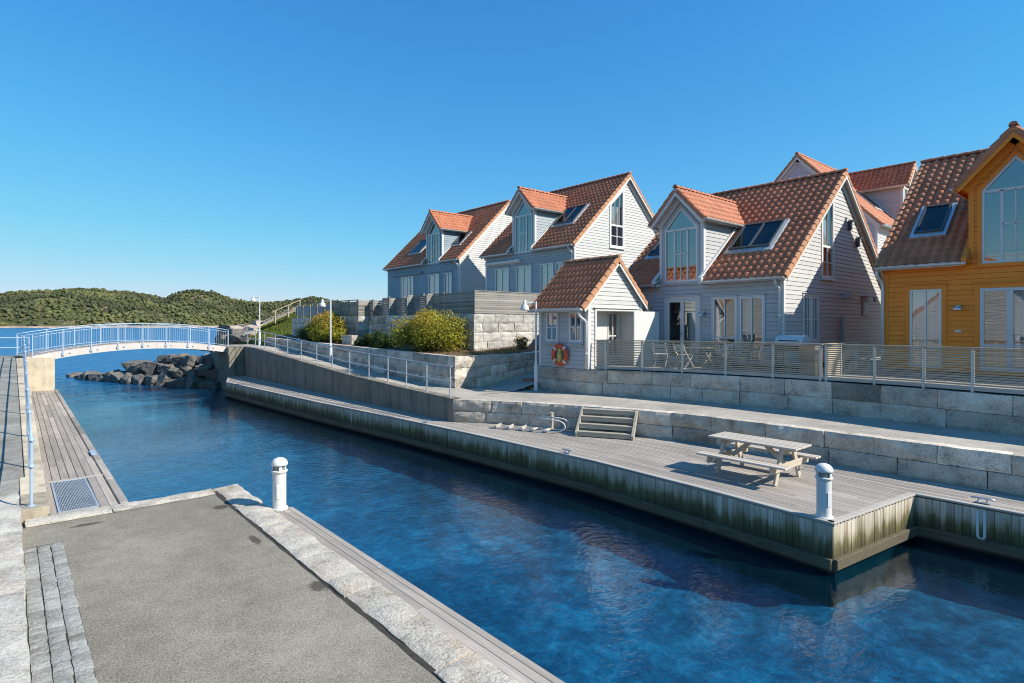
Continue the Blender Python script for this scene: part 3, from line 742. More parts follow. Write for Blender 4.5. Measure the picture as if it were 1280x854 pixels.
# ------------------------------------------------------------------ granite block walls
class Line:
    def __init__(s, pts):
        s.p = [Vector((a, b, 0)) for a, b in pts]; s.c = [0]
        for a, b in zip(s.p, s.p[1:]): s.c.append(s.c[-1]+(b-a).length)
        s.L = s.c[-1]
    def at(s, d):
        d = max(0, min(s.L, d))
        for i in range(len(s.p)-1):
            if d <= s.c[i+1]+1e-9: break
        t = (d-s.c[i])/(s.c[i+1]-s.c[i]); e = (s.p[i+1]-s.p[i]).normalized()
        return s.p[i].lerp(s.p[i+1], t), e
def gwall(name, label, pts, zb, zt, side, mat, courses=2, bl=(.85, 1.55), seed=1, depth=.34, rough=.042, group=None, gap=.007, cuts=None, top=True):
    """side +1: seen from the left of the walking direction; zb, zt functions of distance along the wall"""
    ln = Line(pts); rnd = random.Random(seed); mb = MB()
    if not callable(zb): zb_ = zb; zb = lambda d: zb_
    if not callable(zt): zt_ = zt; zt = lambda d: zt_
    for c in range(courses):
        d = 0; first = rnd.uniform(.35, 1.)
        while d < ln.L-.02:
            l = rnd.uniform(*bl)*(first if d == 0 else 1); e = d+l
            if ln.L-e < .45: e = ln.L
            tn = rnd.gauss(0, .15); push = rnd.uniform(-.014, .014); sx = rnd.uniform(0, 99); nx, ny = max(3, int((e-d)/.11)), 5; rows = []
            for j in range(ny+1):
                row = []
                for i in range(nx+1):
                    u, v = i/nx, j/ny; dd = d+gap+(e-d-2*gap)*u; P, E = ln.at(dd); N = V(-E.y, E.x, 0)*side
                    b_, t_ = zb(dd), zt(dd); hh = (t_-b_)/courses; z = b_+hh*c+.004+(hh-.010)*v
                    edge = min(i, nx-i, j, ny-j); ns = nz(dd*2.3+sx, z*3.1, seed, 4)
                    o = push+rough*ns+(-.018 if edge == 0 else 0.004 if edge == 1 else .010)
                    if j == ny: z += .006*nz(dd*3, 7, sx)
                    row.append(P+N*o+V(0, 0, z))
                rows.append(row)
            mb.grid(rows if side < 0 else [r_[::-1] for r_ in rows], tn)
            def back(p, dd):
                P, E = ln.at(dd); N = V(-E.y, E.x, 0)*side; return V(P.x, P.y, p.z)-N*depth
            dds = [d+gap+(e-d-2*gap)*i/nx for i in range(nx+1)]
            mb.grid([rows[-1], [back(p, x) for p, x in zip(rows[-1], dds)]], tn+.05)
            for col, dd in ((0, dds[0]), (nx, dds[-1])):
                mb.grid([[r_[col] for r_ in rows], [back(r_[col], dd) for r_ in rows]], tn)
            d = e
    # near-black sheet behind the joints, painting in their deep shade
    n = max(2, int(ln.L/.5)); mb.mi = 1; rr = []
    for k_ in range(2):
        row = []
        for i in range(n+1):
            dd = ln.L*i/n; P, E = ln.at(dd); N = V(-E.y, E.x, 0)*side; row.append(P-N*.10+V(0, 0, zb(dd) if k_ == 0 else zt(dd)-.03))
        rr.append(row)
    mb.grid(rr)
    o = mb.build(name, [mat, M['deep_shade']], smooth=False); return tag(o, label, 'wall', group)
gwall('granite_wall', 'two-course grey granite block wall between the lower wooden deck and the path', W1, q-.02, 1.59, 1, M['granite'], 2, seed=2, bl=(.95, 1.5))
gwall('granite_wall', 'grey granite block wall under the slatted fence and the small shed', W2, 1.56, 2.46, 1, M['granite'], 2, seed=5, bl=(1.0, 1.6))
pz = lambda d: pw([(0, 1.60), (1.4, 1.60), (3.8, 2.06), (9, 2.75)], d)
gwall('granite_wall', 'granite wall of the shrub bed facing the ramp, with bushes above it', [(12.62, 17.8), (12.62, 24), (12.65, 31), (12.75, 39.5)], lambda d: pw(RZ, 17.8+d)-.02, lambda d: 2.85+.017*d, 1, M['granite'], 3, seed=8)
gwall('granite_wall', 'granite end wall of the shrub bed beside the passage to the shed', [(18.5, 17.78), (12.62, 17.78)], lambda d: pz(5.9-d)-.04, 2.86, 1, M['granite'], 3, seed=9)
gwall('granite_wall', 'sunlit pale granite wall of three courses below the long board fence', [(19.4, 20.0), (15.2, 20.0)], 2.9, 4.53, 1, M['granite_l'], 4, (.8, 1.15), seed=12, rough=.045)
gwall('granite_wall', 'shaded granite wall behind the big yellow-green bush', [(15.2, 20.0), (15.2, 29.6)], 2.9, 4.53, 1, M['granite'], 4, (.8, 1.2), seed=13)
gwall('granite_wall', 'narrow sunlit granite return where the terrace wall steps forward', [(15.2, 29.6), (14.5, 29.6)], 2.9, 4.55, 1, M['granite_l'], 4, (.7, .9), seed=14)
gwall('granite_wall', 'far granite wall behind the orange-tipped bush', [(14.5, 29.6), (14.5, 39.6)], 2.95, 4.5, 1, M['granite'], 4, (.8, 1.2), seed=15)
gwall('granite_step', 'low granite block standing at the left end of the dark low shrubs', [(13.9, 28.4), (13.5, 28.4), (13.5, 29.6)], 2.9, 3.5, 1, M['granite'], 1, (.8, 1.2), seed=16)
# concrete wall of the ramp
mb = MB(); ys = [15.6+i*.55 for i in range(42)]; r0 = []; r1 = []; r2 = []
for y in ys:
    if y > 38.3: break
    x = XB(y)+.0; zt = pw(RZ, y); r0.append(V(x, y, q-.02)); r1.append(V(x, y, zt+.01)); r2.append(V(x+.36, y, zt+.012))
r0.append(V(11.1, 38.3, q-.02)); r1.append(V(11.1, 38.3, 2.69)); r2.append(V(11.46, 38.3, 2.692))
mb.grid([r0, r1, r2]); o = mb.build('concrete_wall', M['concrete']); tag(o, 'stained smooth concrete wall that rises along the ramp to the bridge', 'wall')
mb = MB(); mb.box(10.15, 38.3, -3.5, 11.45, 42.6, 2.67); o = mb.build('bridge_pier', M['concrete'], bevel=.02); tag(o, 'grey concrete abutment under the right end of the white bridge', 'abutment')
mb = MB(); mb.box(.52, 36.05, -3.5, 1.66, 39.2, 2.46); o = mb.build('bridge_pier', M['concrete_t'], bevel=.02); tag(o, 'tan sunlit concrete abutment at the left end of the bridge', 'abutment')

# ------------------------------------------------------------------ ground sheets
def sheet(name, L, Rr, mat, kind='structure', sub=1):
    mb = MB(); mb.grid([[Vector(a) for a in L], [Vector(b) for b in Rr]]); return mb.build(name, mat, kind=kind)
off = .06
Lp = [(x+off, y, 1.572) for x, y in W1]; Rp = [(x+.2, y, 1.585) for x, y in W2]
for y, xr in ((17.5, 12.7), (19.2, 12.75), (23.7, 12.75), (30.9, 12.8), (36, 12.85), (38.3, 12.9), (42.4, 13.0)):
    Lp.append((11.10, y, pw(RZ, y)-.012)); Rp.append((xr+.2, y, pw(RZ, y)-.004))
sheet('path', Lp, Rp, M['path'])
mb = MB(); mb.grid([[(12.3, 16.0, 1.592), (14, 16.0, 1.60), (16.4, 16.0, 2.06), (19, 16.0, 2.5)], [(12.3, 18.1, 1.592), (14, 18.1, 1.60), (16.4, 18.1, 2.06), (19, 18.1, 2.5)]]); mb.build('path', M['path'], kind='structure')
mb = MB(); mb.poly([(10.15, 38.3, 2.665), (13.0, 38.3, 2.665), (13.0, 43, 2.665), (10.15, 43, 2.665)]); mb.build('path', M['path'], kind='structure')
# soil beds
mb = MB(); P = []
for i in range(26):
    y = 17.95+i*.9; row = []
    for j in range(9):
        x = 12.75+j*(.32 if y > 20 else .85); t = j/8
        row.append(V(x, y, 2.74+.017*(y-17.8)+.30*t+.07*nz(x*2, y*2)+.05*nz(x*7, y*7)))
    P.append(row)
mb.grid(P); mb.build('planting_bed', M['soil'], smooth=True, kind='structure')
# raised ground behind the walls
mb = MB(); mb.poly([(15.3, 20.1, 4.5), (120, 20.1, 4.5), (120, 60, 4.5), (18.5, 60, 4.5), (18.5, 39.7, 4.5), (14.6, 39.7, 4.5), (14.6, 29.7, 4.5), (15.3, 29.7, 4.5)])
mb.poly([(19.3, 19.9, 2.4), (19.3, 20.1, 4.5), (120, 20.1, 4.5), (120, 19.9, 2.4)])
mb.poly([(16.4, -60, 2.44), (120, -60, 2.44), (120, 19.95, 2.44), (18.5, 19.95, 2.44), (18.5, 16.1, 2.44), (15.4, 16.1, 2.44), (15.4, 13.6, 2.44), (16.8, 10.4, 2.44), (17.3, 7, 2.44), (17.2, 4.4, 2.44), (16.95, 2.2, 2.44)])
mb.build('ground', M['path'], kind='structure')
# wooden terraces in front of the grey and the ochre house
def boards_x(name, label, x0f, x1, y0, y1, z, mat):
    mb = MB(); y = y0; rnd = random.Random(4)
    while y < y1:
        xs = max(x0f(y), x0f(y+.12)); mb.box(xs, y, z-.05, x1, min(y+.114, y1), z, rnd.gauss(0, .1)); y += .12
    o = mb.build(name, mat); return tag(o, label, 'terrace')
w2x = lambda y: pw([(b, a) for a, b in W2], y)+.12
boards_x('wooden_terrace', 'wooden terrace in front of the grey house behind the slatted fence', w2x, 19.76, 6.62, 13.5, 2.56, M['terrace'])
boards_x('wooden_terrace', 'wooden terrace in front of the ochre house', w2x, 21.56, -6, 6.5, 2.56, M['terrace'])

# ------------------------------------------------------------------ right timber deck
def deck_right():
    T = thing('timber_deck', 'long weathered timber deck along the right side of the canal', 'wooden deck', (10, 3.6, q))
    rnd = random.Random(21); mb = MB(); pw_ = .118
    def y0_of(x): return 3.63-(x-9.97)*.134 if x < 12.9 else -8
    for j in range(44):
        o0 = j*pw_; y = -8+rnd.uniform(0, 3)
        while y < 38:
            y1 = y+rnd.choice((3.0, 3.6, 4.2, 4.8)); ys_ = []
            cut = [a for a, _ in XF if y < a < y1]
            seq = [y]+cut+[y1]; tn = rnd.gauss(0, .13)
            for a, b in zip(seq, seq[1:]):
                xm = pw(XF, (a+b)/2)+o0; lo = max(a, y0_of(xm+.06))
                if lo >= b: continue
                if xm-.02 > XB((a+b)/2)+.25 and xm-.02 > max(XB(a), XB(b))+.1: continue
                if b > 34.8:
                    b = min(b, 34.8+max(0, (o0-.0))*3.4)
                    if lo >= b: continue
                xa, xb = pw(XF, lo)+o0, pw(XF, b)+o0
                mb.hexa([(xa, lo, -.045), (xa+pw_-.010, lo, -.045), (xb+pw_-.010, b-.006, -.045), (xb, b-.006, -.045)],
                        [(xa, lo, 0), (xa+pw_-.010, lo, 0), (xb+pw_-.010, b-.006, 0), (xb, b-.006, 0)], tn)
            y = y1
    mb.v = [(a-10, b-3.6, c_) for a, b, c_ in mb.v]
    mb.build('deck_board', M['deck'], T, bevel=.003)
    # boarded sides
    fb, wl, cap, vd = MB(), MB(), MB(), MB()
    def side(pts, n_out, zt=0.):
        ln = Line(pts); d = 0
        while d < ln.L-.03:
            e = min(d+.112, ln.L); (P, E), (Q, _) = ln.at(d), ln.at(e-.006); N = V(-E.y, E.x, 0)*n_out; j = rnd.uniform(-.006, .006); zb = -.60+rnd.uniform(-.03, .0)
            a, b = P+N*(.0+j), Q+N*(.0+j); i_, o_ = -N*.03, V(0,0,0)
            fb.hexa([a+V(0,0,zb), b+V(0,0,zb), b+i_+V(0,0,zb), a+i_+V(0,0,zb)], [a+V(0,0,-.048), b+V(0,0,-.048), b+i_+V(0,0,-.048), a+i_+V(0,0,-.048)], rnd.gauss(0, .13)); d = e
        for k in range(len(ln.p)-1):
            P, Q = ln.p[k], ln.p[k+1]; E = (Q-P).normalized(); N = V(-E.y, E.x, 0)*n_out
            wl.obox((P+Q)/2+N*.03+V(0,0,-.66), (Q-P)/2, N*.045, V(0,0,.085))
            wl.obox((P+Q)/2+N*.0+V(0,0,-.76), (Q-P)/2, N*.03, V(0,0,.03), -.4)
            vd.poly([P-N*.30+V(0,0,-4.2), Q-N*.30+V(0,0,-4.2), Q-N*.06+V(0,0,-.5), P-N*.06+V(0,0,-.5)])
            cap.obox((P+Q)/2-N*.045+V(0,0,-.005), (Q-P)/2, N*.062, V(0,0,.018), .0)
    fr = [(x-.0, y) for y, x in XF if 3.7 < y < 34.7]; fr = [(10.0, 3.63)]+fr+[(9.12, 34.8), (10.15, 38.3)]
    side(fr, 1); side([(12.9, 3.24), (10.0, 3.63)], 1); side([(13.05, -8), (12.9, 3.24)], 1)
    for m_ in (fb, wl, cap, vd): m_.v = [(a-10, b-3.6, c_) for a, b, c_ in m_.v]
    # the material reads height above the water: keep the local z and shift inside the mesh
    f = fb.build('side_board', M['fascia'], T); w_ = wl.build('bottom_beam', M['waler'], T, bevel=.008); cap.build('edge_board', M['deckedge'], T, bevel=.006); vd.build('deck_shade_sheet', M['deep_shade'], T)  # near-black sheet painted as the shade below the boarded sides
deck_right()

# ------------------------------------------------------------------ left quay, where the camera stands
mb = MB(); mb.grid([[(.10+2.87*i/6, -4+j*2.65, q) for i in range(7)] for j in range(7)]); mb.build('asphalt', M['asphalt'], kind='structure')
def rough_block(mb, x0, x1, y0, y1, z0, z1, seed, amp=.02, nx=6, ny=8, tn=0):
    rows = []
    for j in range(ny+1):
        row = []
        for i in range(nx+1):
            e = min(i, nx-i, j, ny-j); x = lerp(x0, x1, i/nx); y = lerp(y0, y1, j/ny)
            wob = amp*.9 if e == 0 else amp*.5
            x += wob*nz(y*3, seed, i*.3)*1.0; y += wob*nz(x*3, seed+9, j*.3)
            z = z1+amp*nz(x*2.6+seed, y*2.6, 1.5, 5)-(min(.022, amp*1.2) if e == 0 else amp*.2 if e == 1 else 0)
            row.append(V(x, y, z))
        rows.append(row)
    mb.grid(rows, tn)
    rim = rows[0]+[r_[-1] for r_ in rows[1:]]+rows[-1][-2::-1]+[r_[0] for r_ in rows[-2:0:-1]]
    rim = rim+[rim[0]]; mid = [V(p.x, p.y, lerp(z0, z1, .55))+V(.008*nz(p.x*5, p.y*5), .008*nz(p.y*5, p.x*5), 0) for p in rim]
    mb.grid([[V(p.x, p.y, z0) for p in rim], mid, rim], tn)
mb = MB(); y = 12.33; rnd = random.Random(2); s_ = 0
for l in (1.55, 1.3, 1.7, 1.4, 1.9, 1.5, 1.8, 1.6, 1.7):
    rough_block(mb, 2.95+rnd.uniform(-.02, .03), 3.42+rnd.uniform(-.02, .02), y-l+.012, y, .3, .885+rnd.uniform(-.01, .012), s_*3.7, .022, 7, 16, rnd.gauss(0, .07)); y -= l; s_ += 1
x = 2.94
for l in (1.62, 1.15):
    rough_block(mb, x-l+.015, x, 11.86+rnd.uniform(-.02, .02), 12.32, .3, .885, 40+s_, .02, 14, 6, rnd.gauss(0, .07)); x -= l; s_ += 1
mb.build('kerb', M['kerb'], smooth=True, kind='structure')
mb = MB(); y = 13.7; s_ = 0
for l in (2.6, 2.4, 2.9, 2.5, 2.8, 2.6):
    rough_block(mb, -1.1, .13, y-l+.004, y, .3, 1.03, 70+s_, .030, 12, 20, rnd.gauss(0, .02)); rough_block(mb, -3.6, -1.11, y-l+.012, y, .3, 1.03, 170+s_, .026, 12, 20); y -= l; s_ += 1
mb.build('granite_slab', M['slab'], smooth=True, kind='structure')
mb = MB()
for c in range(3):
    y = 10.75
    while y > -3:
        l = rnd.uniform(.13, .22); x0 = .145+c*.150
        rough_block(mb, x0+rnd.uniform(0, .006), x0+.143+rnd.uniform(-.006, .004), y-l+.005, y, q-.05, q+.016+rnd.uniform(-.003, .004), rnd.uniform(0, 99), .006, 6, 7, rnd.gauss(0, .10)); y -= l
mb.build('cobbles', M['cobble'], smooth=True, kind='structure')
mb = MB(); mb.poly([(.13, -3, q+.004), (.60, -3, q+.004), (.585, 10.78, q+.004), (.13, 10.78, q+.004)]); mb.build('cobble_joint', M['joint'], kind='structure')
mb = MB(); ys_ = [-3.5+i*.12 for i in range(131)]
mb.grid([[V(2.935-.010-.022*max(0, nz(y*2.2, 1, 4)+.25), y, q+.004) for y in ys_], [V(3.03, y, q+.004) for y in ys_]])
xs_ = [.12+i*.12 for i in range(25)]; mb.grid([[V(x, 11.87-.010-.022*max(0, nz(x*2.6, 9, 4)+.15), q+.0045) for x in xs_], [V(x, 11.95, q+.0045) for x in xs_]])
mb.build('kerb_joint', M['joint'], kind='structure')
# quay body, left side
mb = MB(); mb.poly([(3.40, -4, -3.5), (3.40, 12.3, -3.5), (3.40, 12.3, .84), (3.40, -4, .84)]); mb.poly([(.5, 12.3, -3.5), (3.40, 12.3, -3.5), (3.40, 12.3, .84), (.5, 12.3, .84)])
mb.poly([(.5, 12.3, -3.5), (.5, 36.1, -3.5), (.5, 36.1, 1), (.5, 12.3, .9)]); mb.build('quay_wall', M['concrete'], kind='structure')
mb = MB()
for k, (xa, xb) in enumerate(((3.45, 3.57), (3.578, 3.69), (3.698, 3.79))):
    y = -3.6
    while y < 10.3:
        y1 = min(y+rnd.uniform(2.4, 4.2), 10.32)
        mb.box(xa, y, .68, xb, y1-.006, .83-.006*k, rnd.gauss(0, .12)); y = y1
o = mb.build('timber_fender', M['deck'], bevel=.006); tag(o, 'narrow weathered timber fender along the outer face of the pale granite kerb', 'fender')
# left ramp: pavers, kerb, wall
lz = lambda y: pw([(13.0, 1.0), (13.7, 1.03), (20, 1.55), (28, 2.1), (36, 2.44), (60, 2.44)], y)
mb = MB(); y = 13.72; c0 = 0
while y < 40:
    for c in range(7):
        x1 = .20-c*.62-(.3 if c0 % 2 and c else 0); x0 = x1-.61
        if c == 0 and c0 % 2: x0 -= .3
        tn = rnd.gauss(0, .08); e = y+.81
        mb.hexa([(x0, y, lz(y)-.1), (x1, y, lz(y)-.1), (x1, e, lz(e)-.1), (x0, e, lz(e)-.1)], [(x0, y, lz(y)), (x1, y, lz(y)), (x1, e, lz(e)), (x0, e, lz(e))], tn)
    y += .825; c0 += 1
mb.build('paving', M['paver'], kind='structure')
mb = MB(); y = 12.34
while y < 36:
    e = min(y+1.1, 36.04); tn = rnd.gauss(0, .07); xa = .135 if y < 13.6 else .215
    a, b = max(lz(y), 1.0)+.02, max(lz(e), 1.0)+.02; g = .004
    mb.hexa([(xa, y+g, a-.25), (.50, y+g, a-.25), (.50, e-g, b-.25), (xa, e-g, b-.25)], [(xa, y+g, a), (.50, y+g, a), (.50, e-g, b), (xa, e-g, b)], tn)
    y = e
mb.build('kerb', M['concrete_t'], bevel=.008, kind='structure')
mb = MB(); ys = [12.34+i*(36.04-12.34)/20 for i in range(21)]
mb.grid([[V(.485, y, .3) for y in ys], [V(.485, y, max(lz(y), 1.)-.2) for y in ys]]); o = mb.build('concrete_wall', M['concrete_t']); tag(o, 'tan concrete wall beside the narrow left deck, under the left railing', 'wall')
def deck_left():
    T = thing('timber_deck', 'narrow weathered timber deck at water level on the left, with a steel grating', 'wooden deck', (.5, 12.34, q))
    mb = MB(); xs = [.50, .64, .78, .92, 1.06, 1.20, 1.335]; rr = random.Random(6)
    for i, x in enumerate(xs):
        y = 0
        while y < 23.6:
            y1 = min(y+rr.choice((3.6, 4.2, 4.8)), 23.66)
            for a, b in ((y, y1),):
                if 1 <= i <= 4 and a < 2.55:
                    if b <= 2.6: continue
                    a = 2.6
                k0, k1 = a/23.66*.16, b/23.66*.16
                mb.hexa([(x-.5+k0, a, -.05), (x-.37+k0, a, -.05), (x-.37+k1, b-.006, -.05), (x-.5+k1, b-.006, -.05)], [(x-.5+k0, a, 0), (x-.37+k0, a, 0), (x-.37+k1, b-.006, 0), (x-.5+k1, b-.006, 0)], rr.gauss(0, .12))
            y = y1
    mb.build('deck_board', M['deck'], T, bevel=.004)
    mb = MB(); y = 0
    while y < 23.6:
        y1 = min(y+2.1, 23.66); k0, k1 = y/23.66*.16, y1/23.66*.16
        mb.hexa([(.975+k0, y, -.12), (1.11+k0, y, -.12), (1.11+k1, y1-.05, -.12), (.975+k1, y1-.05, -.12)], [(.975+k0, y, .03), (1.11+k0, y, .03), (1.11+k1, y1-.05, .03), (.975+k1, y1-.05, .03)], rr.gauss(0, .12)); y = y1
    mb.build('edge_board', M['deck'], T, bevel=.012)
    mb = MB(); mb.box(.06, 2.60, .004, 1.0, 2.66, .022); mb.build('batten', M['deckedge'], T)
    mb = MB(); a, b, c_, d = .15, .66, .14, 2.52
    for i in range(24):
        x = a+(b-a)*i/23; mb.box(x-.004, c_, -.02, x+.004, d, .018)
    for i in range(16):
        y = c_+(d-c_)*i/15; mb.box(a, y-.004, -.016, b, y+.004, .014)
    for (x0, y0, x1, y1) in ((a-.03, c_-.03, a-.006, d+.03), (b+.006, c_-.03, b+.03, d+.03), (a-.006, c_-.03, b+.006, c_-.008), (a-.006, d+.008, b+.006, d+.03)): mb.box(x0, y0, -.03, x1, y1, .020)
    mb.build('grating', M['zinc'], T)
    mb = MB(); mb.box(.1, .1, -.3, .9, 2.58, -.25); mb.build('deck_shade_sheet', M['deep_shade'], T)  # near-black board painted as the shade seen through the grating
    mb = MB(); mb.box(.99, 4.9, .031, 1.10, 5.5, .05); mb.build('plate', M['lightrail'], T, bevel=.005)
    mb = MB(); rr2 = random.Random(3); y = .02
    while y < 23.6:
        k = y/23.66*.16; mb.box(1.055+k, y, -.65, 1.09+k, y+.11, -.125, rr2.gauss(0, .12)); y += .116
    mb.build('side_board', M['fascia'], T)
deck_left()

# ------------------------------------------------------------------ railings
def railing(name, label, pts, posts, h, rails, mat, r=.022, rr=.020, cat='railing', ball=None, base=True, ext_=0):
    T = thing(name, label, cat, pts[0]); o = Vector(pts[0])
    for p in posts:
        mb = MB(); p = Vector(p)-o; mb.tube([p, p+V(0, 0, h)], r, 8)
        if base: mb.lathe([(.06, 0), (.06, .012), (.03, .02)], p, 10)
        if ball:
            for z in ball: mb.lathe([(.0, -.045), (.032, -.032), (.045, 0), (.032, .032), (.0, .045)], p+V(0, 0, z), 10)
        mb.build('post', M[mat], T, smooth=False)
    for z in rails:
        mb = MB(); mb.tube([Vector(p)-o+V(0, 0, z) for p in pts], rr, 8); mb.build('rail', M[mat], T, smooth=True)
    return T
def on_ramp(p): return V(XB(p)+.16, p, pw(RZ, p)+.012)
py = [38.2-.1, 36.6, 34.9, 33.1, 31.2, 29.3, 27.3, 25.5, 23.7, 21.9, 20.3, 18.9, 17.5, 16.05]
railing('path_railing', 'long galvanised two-rail railing that follows the ramp down from the bridge', [on_ramp(y) for y in py]+[on_ramp(15.95)], [on_ramp(y) for y in py], 1.03, (1.02, .50), 'galv', .024, .021)
mb = MB(); o_ = V(12.45, 26.6, 1.95); mb.tube([V(0, 0, 0), V(.1, -1.1, .75)], .022, 8); t = mb.build('handrail', M['galv'], loc=o_); tag(t, 'short slanting metal handrail by the shrub bed wall behind the ramp railing', 'handrail')
ly = [12.55, 15.2, 17.9, 20.6, 23.4, 26.2, 29.0, 31.9, 34.4]
lp = [V(.27+.22*(y-12.5)/23.5, y, max(lz(y), 1.0)+.02) for y in ly]
railing('ramp_railing', 'light blue-grey railing seen end-on along the left ramp', [V(.27, 12.5, 1.02)]+lp[1:]+[V(.5, 36.2, 2.46)], lp, 1.12, (1.10, .66), 'lightrail', .023, .019, ball=(.66, 1.10))
sp = [V(-8+i*1.45, 37.0, 2.44) for i in range(7)]
railing('sea_railing', 'pale two-rail railing at the seaward edge left of the bridge', sp, sp, 1.0, (.98, .5), 'lightrail')

# ------------------------------------------------------------------ bridge
def bridge():
    A0, A1 = V(.62, 36.25, 0), V(10.45, 38.85, 0); E = (A1-A0).normalized(); N = V(-E.y, E.x, 0); L = (A1-A0).length; Wd = 2.1
    T = thing('footbridge', 'white arched footbridge across the canal mouth', 'bridge', (A0.x, A0.y, 2.45))
    zt = lambda s: .03+.14*s+.50*4*s*(1-s)*1.0
    P = lambda s, o, z: E*(L*s)+N*o+V(0, 0, zt(s)+z)
    n = 26; mb = MB()
    for (o0, o1, z0, z1, tn) in ((0, .22, -.34, .0, 0), (Wd-.22, Wd, -.34, 0, 0)):
        mb.grid([[P(i/n, o, z) for i in range(n+1)] for o, z in ((o0, z0), (o0, z1), (o1, z1), (o1, z0), (o0, z0))], tn)
        mb.poly([P(0, o0, z0), P(0, o1, z0), P(0, o1, z1), P(0, o0, z1)]); mb.poly([P(1, o0, z0), P(1, o1, z0), P(1, o1, z1), P(1, o0, z1)])
    mb.build('girder', M['bridgewhite'], T)
    mb = MB(); nb = 70
    for i in range(nb):
        a, b = i/nb+.0008, (i+1)/nb-.0008; mb.hexa([P(a, .18, -.08), P(b, .18, -.08), P(b, Wd-.18, -.08), P(a, Wd-.18, -.08)], [P(a, .18, .03), P(b, .18, .03), P(b, Wd-.18, .03), P(a, Wd-.18, .03)], random.gauss(0, .1))
    mb.build('deck_board', M['deck'], T)
    for o, sg in ((-.035, -1), (Wd+.035, 1)):
        k = 8
        for i in range(k+1):
            s = .02+.96*i/k; mb = MB(); mb.bar(P(s, o, -.22), P(s, o, 1.06), .04, .03, N); mb.box(*(P(s, o, -.24)-V(.05, .03, 0)), *(P(s, o, -.10)+V(.05, .03, 0)))
            for s2 in (s+.03,):
                mb.obox(P(min(s2, .99), o+.02*-sg, -.16), E*.035, N*.025, V(0, 0, .03))
            mb.build('post', M['lightrail'], T)
        mb = MB()
        for z, r in ((1.06, .022), (.93, .014), (.10, .014)): mb.tube([P(.02+.96*i/n, o, z) for i in range(n+1)], r, 8)
        mb.build('rail', M['lightrail'], T, smooth=True)
        mb = MB(); nbal = 86
        for i in range(nbal):
            s = .02+.96*(i+.5)/nbal; mb.tube([P(s, o, .10), P(s, o, .93)], .007, 5, cap=False)
        mb.build('baluster', M['lightrail'], T)
bridge()

# ------------------------------------------------------------------ breakwater, bank, rocks
def boulder_mesh(seed, sub=4):
    tv, tf = ico(sub); vs = []; rb = random.Random(seed); planes = [(V(rb.gauss(0,1), rb.gauss(0,1), rb.gauss(0,1)).normalized(), rb.uniform(.66, .9)) for _ in range(7)]+[((V(*ax)+V(rb.gauss(0, .14), rb.gauss(0, .14), rb.gauss(0, .14))).normalized(), rb.uniform(.56, .72)) for ax in ((1,0,0), (-1,0,0), (0,1,0), (0,-1,0), (0,0,1), (0,0,-1))]
    for v in tv:
        p = Vector(v); c = p*1.12
        for n_, d_ in planes:
            k_ = c.dot(n_)
            if k_ > d_: c = c-n_*(k_-d_)
        c = c*(1+.07*noise.noise(p*2.7+V(0, seed, 0))+.05*noise.noise(p*6+V(0, 0, seed))); vs.append(c)
    mb = MB(); mb.add(vs, tf); me = mb.build('boulder', M['rock']); m_ = me.data; bpy.data.objects.remove(me); m_.name = 'boulder'; return m_
BM = [boulder_mesh(i*3.3+1) for i in range(7)]
BMP = [m_.copy() for m_ in BM[:3]]
for m_ in BMP: m_.materials.clear(); m_.materials.append(M['rockpale'])
def boulder(p, s, me, rnd, label, group):
    o = bpy.data.objects.new('boulder', me); COL.objects.link(o); o.location = p; o.scale = s; o.rotation_euler = (rnd.uniform(-.18, .18), rnd.uniform(-.18, .18), rnd.choice((0, 1.57, 3.14, 4.71))+.45+rnd.uniform(-.3, .3))
    tag(o, label, 'boulder', group)
rnd = random.Random(31); ln = Line([(10.1, 40.2), (8.3, 43.2), (6.9, 46.8), (5.4, 50.5), (4.5, 52.8)])
for row, (zc, sz, inn) in enumerate(((.15, .80, 0), (.95, .72, .55), (1.65, .62, 1.1))):
    d = .3+row*.3; lim = ln.L-row*3.6
    while d < lim:
        P, E = ln.at(d); N = V(E.y, -E.x, 0); s = sz*rnd.uniform(.78, 1.22)
        boulder(P+N*(inn+rnd.uniform(-.1, .15))+V(0, 0, zc+rnd.uniform(-.12, .12)), (s*rnd.uniform(.85, 1.1), s*rnd.uniform(.9, 1.1), s*rnd.uniform(.65, .85)), BM[rnd.randrange(7)], rnd,
                'dark rough boulder piled in the breakwater beyond the bridge', 'boulders piled in the breakwater'); d += s*1.28
for (x, y, s) in ((4.3, 54.4, .75), (3.75, 56.2, .55), (4.6, 53.2, .9)): boulder(V(x, y, .05), (s*1.3, s, s*.62), BM[rnd.randrange(7)], rnd, 'brownish boulder trailing off into the water at the tip of the breakwater', 'boulders at the tip of the breakwater')
mb = MB(); rows = []
for j in range(19):
    row = []
    for i in range(15):
        x = 4.6+i*.75; y = 41+j*.9; lim = pw([(40, 11.6), (43.2, 10.0), (46.8, 8.6), (50.5, 7.4), (54, 6.6), (58, 6.4)], y)
        h = pw([(40, 2.15), (44, 2.0), (50, 1.35), (56, .3)], y)*min(1, (x-lim)/1.2) if x > lim else -.8
        row.append(V(x, y, h+.22*nz(x*.8, y*.8)+.12*nz(x*3, y*3)+max(0, x-12.5)*.12))
    rows.append(row)
mb.grid(rows); mb.build('rock_ground', M['rockpale'], smooth=True, kind='structure')
mb = MB(); rows = []
for j in range(25):
    row = []
    for i in range(15):
        y = 38.9+j*.55; x = 12.8+i*.40; t = i/14
        if i == 0: row.append(V(x-.05, y, -1))
        row.append(V(x, y, 2.75+.25*min(1, (y-38.9)/4)+2.0*t**1.1*min(1, .45+(y-38.9)/9)+.07*nz(x*1.3, y*1.3)))
    rows.append(row)
mb.grid(rows); mb.build('grass_bank', M['grass'], smooth=True, kind='structure')
mb = MB(); rg = random.Random(5)
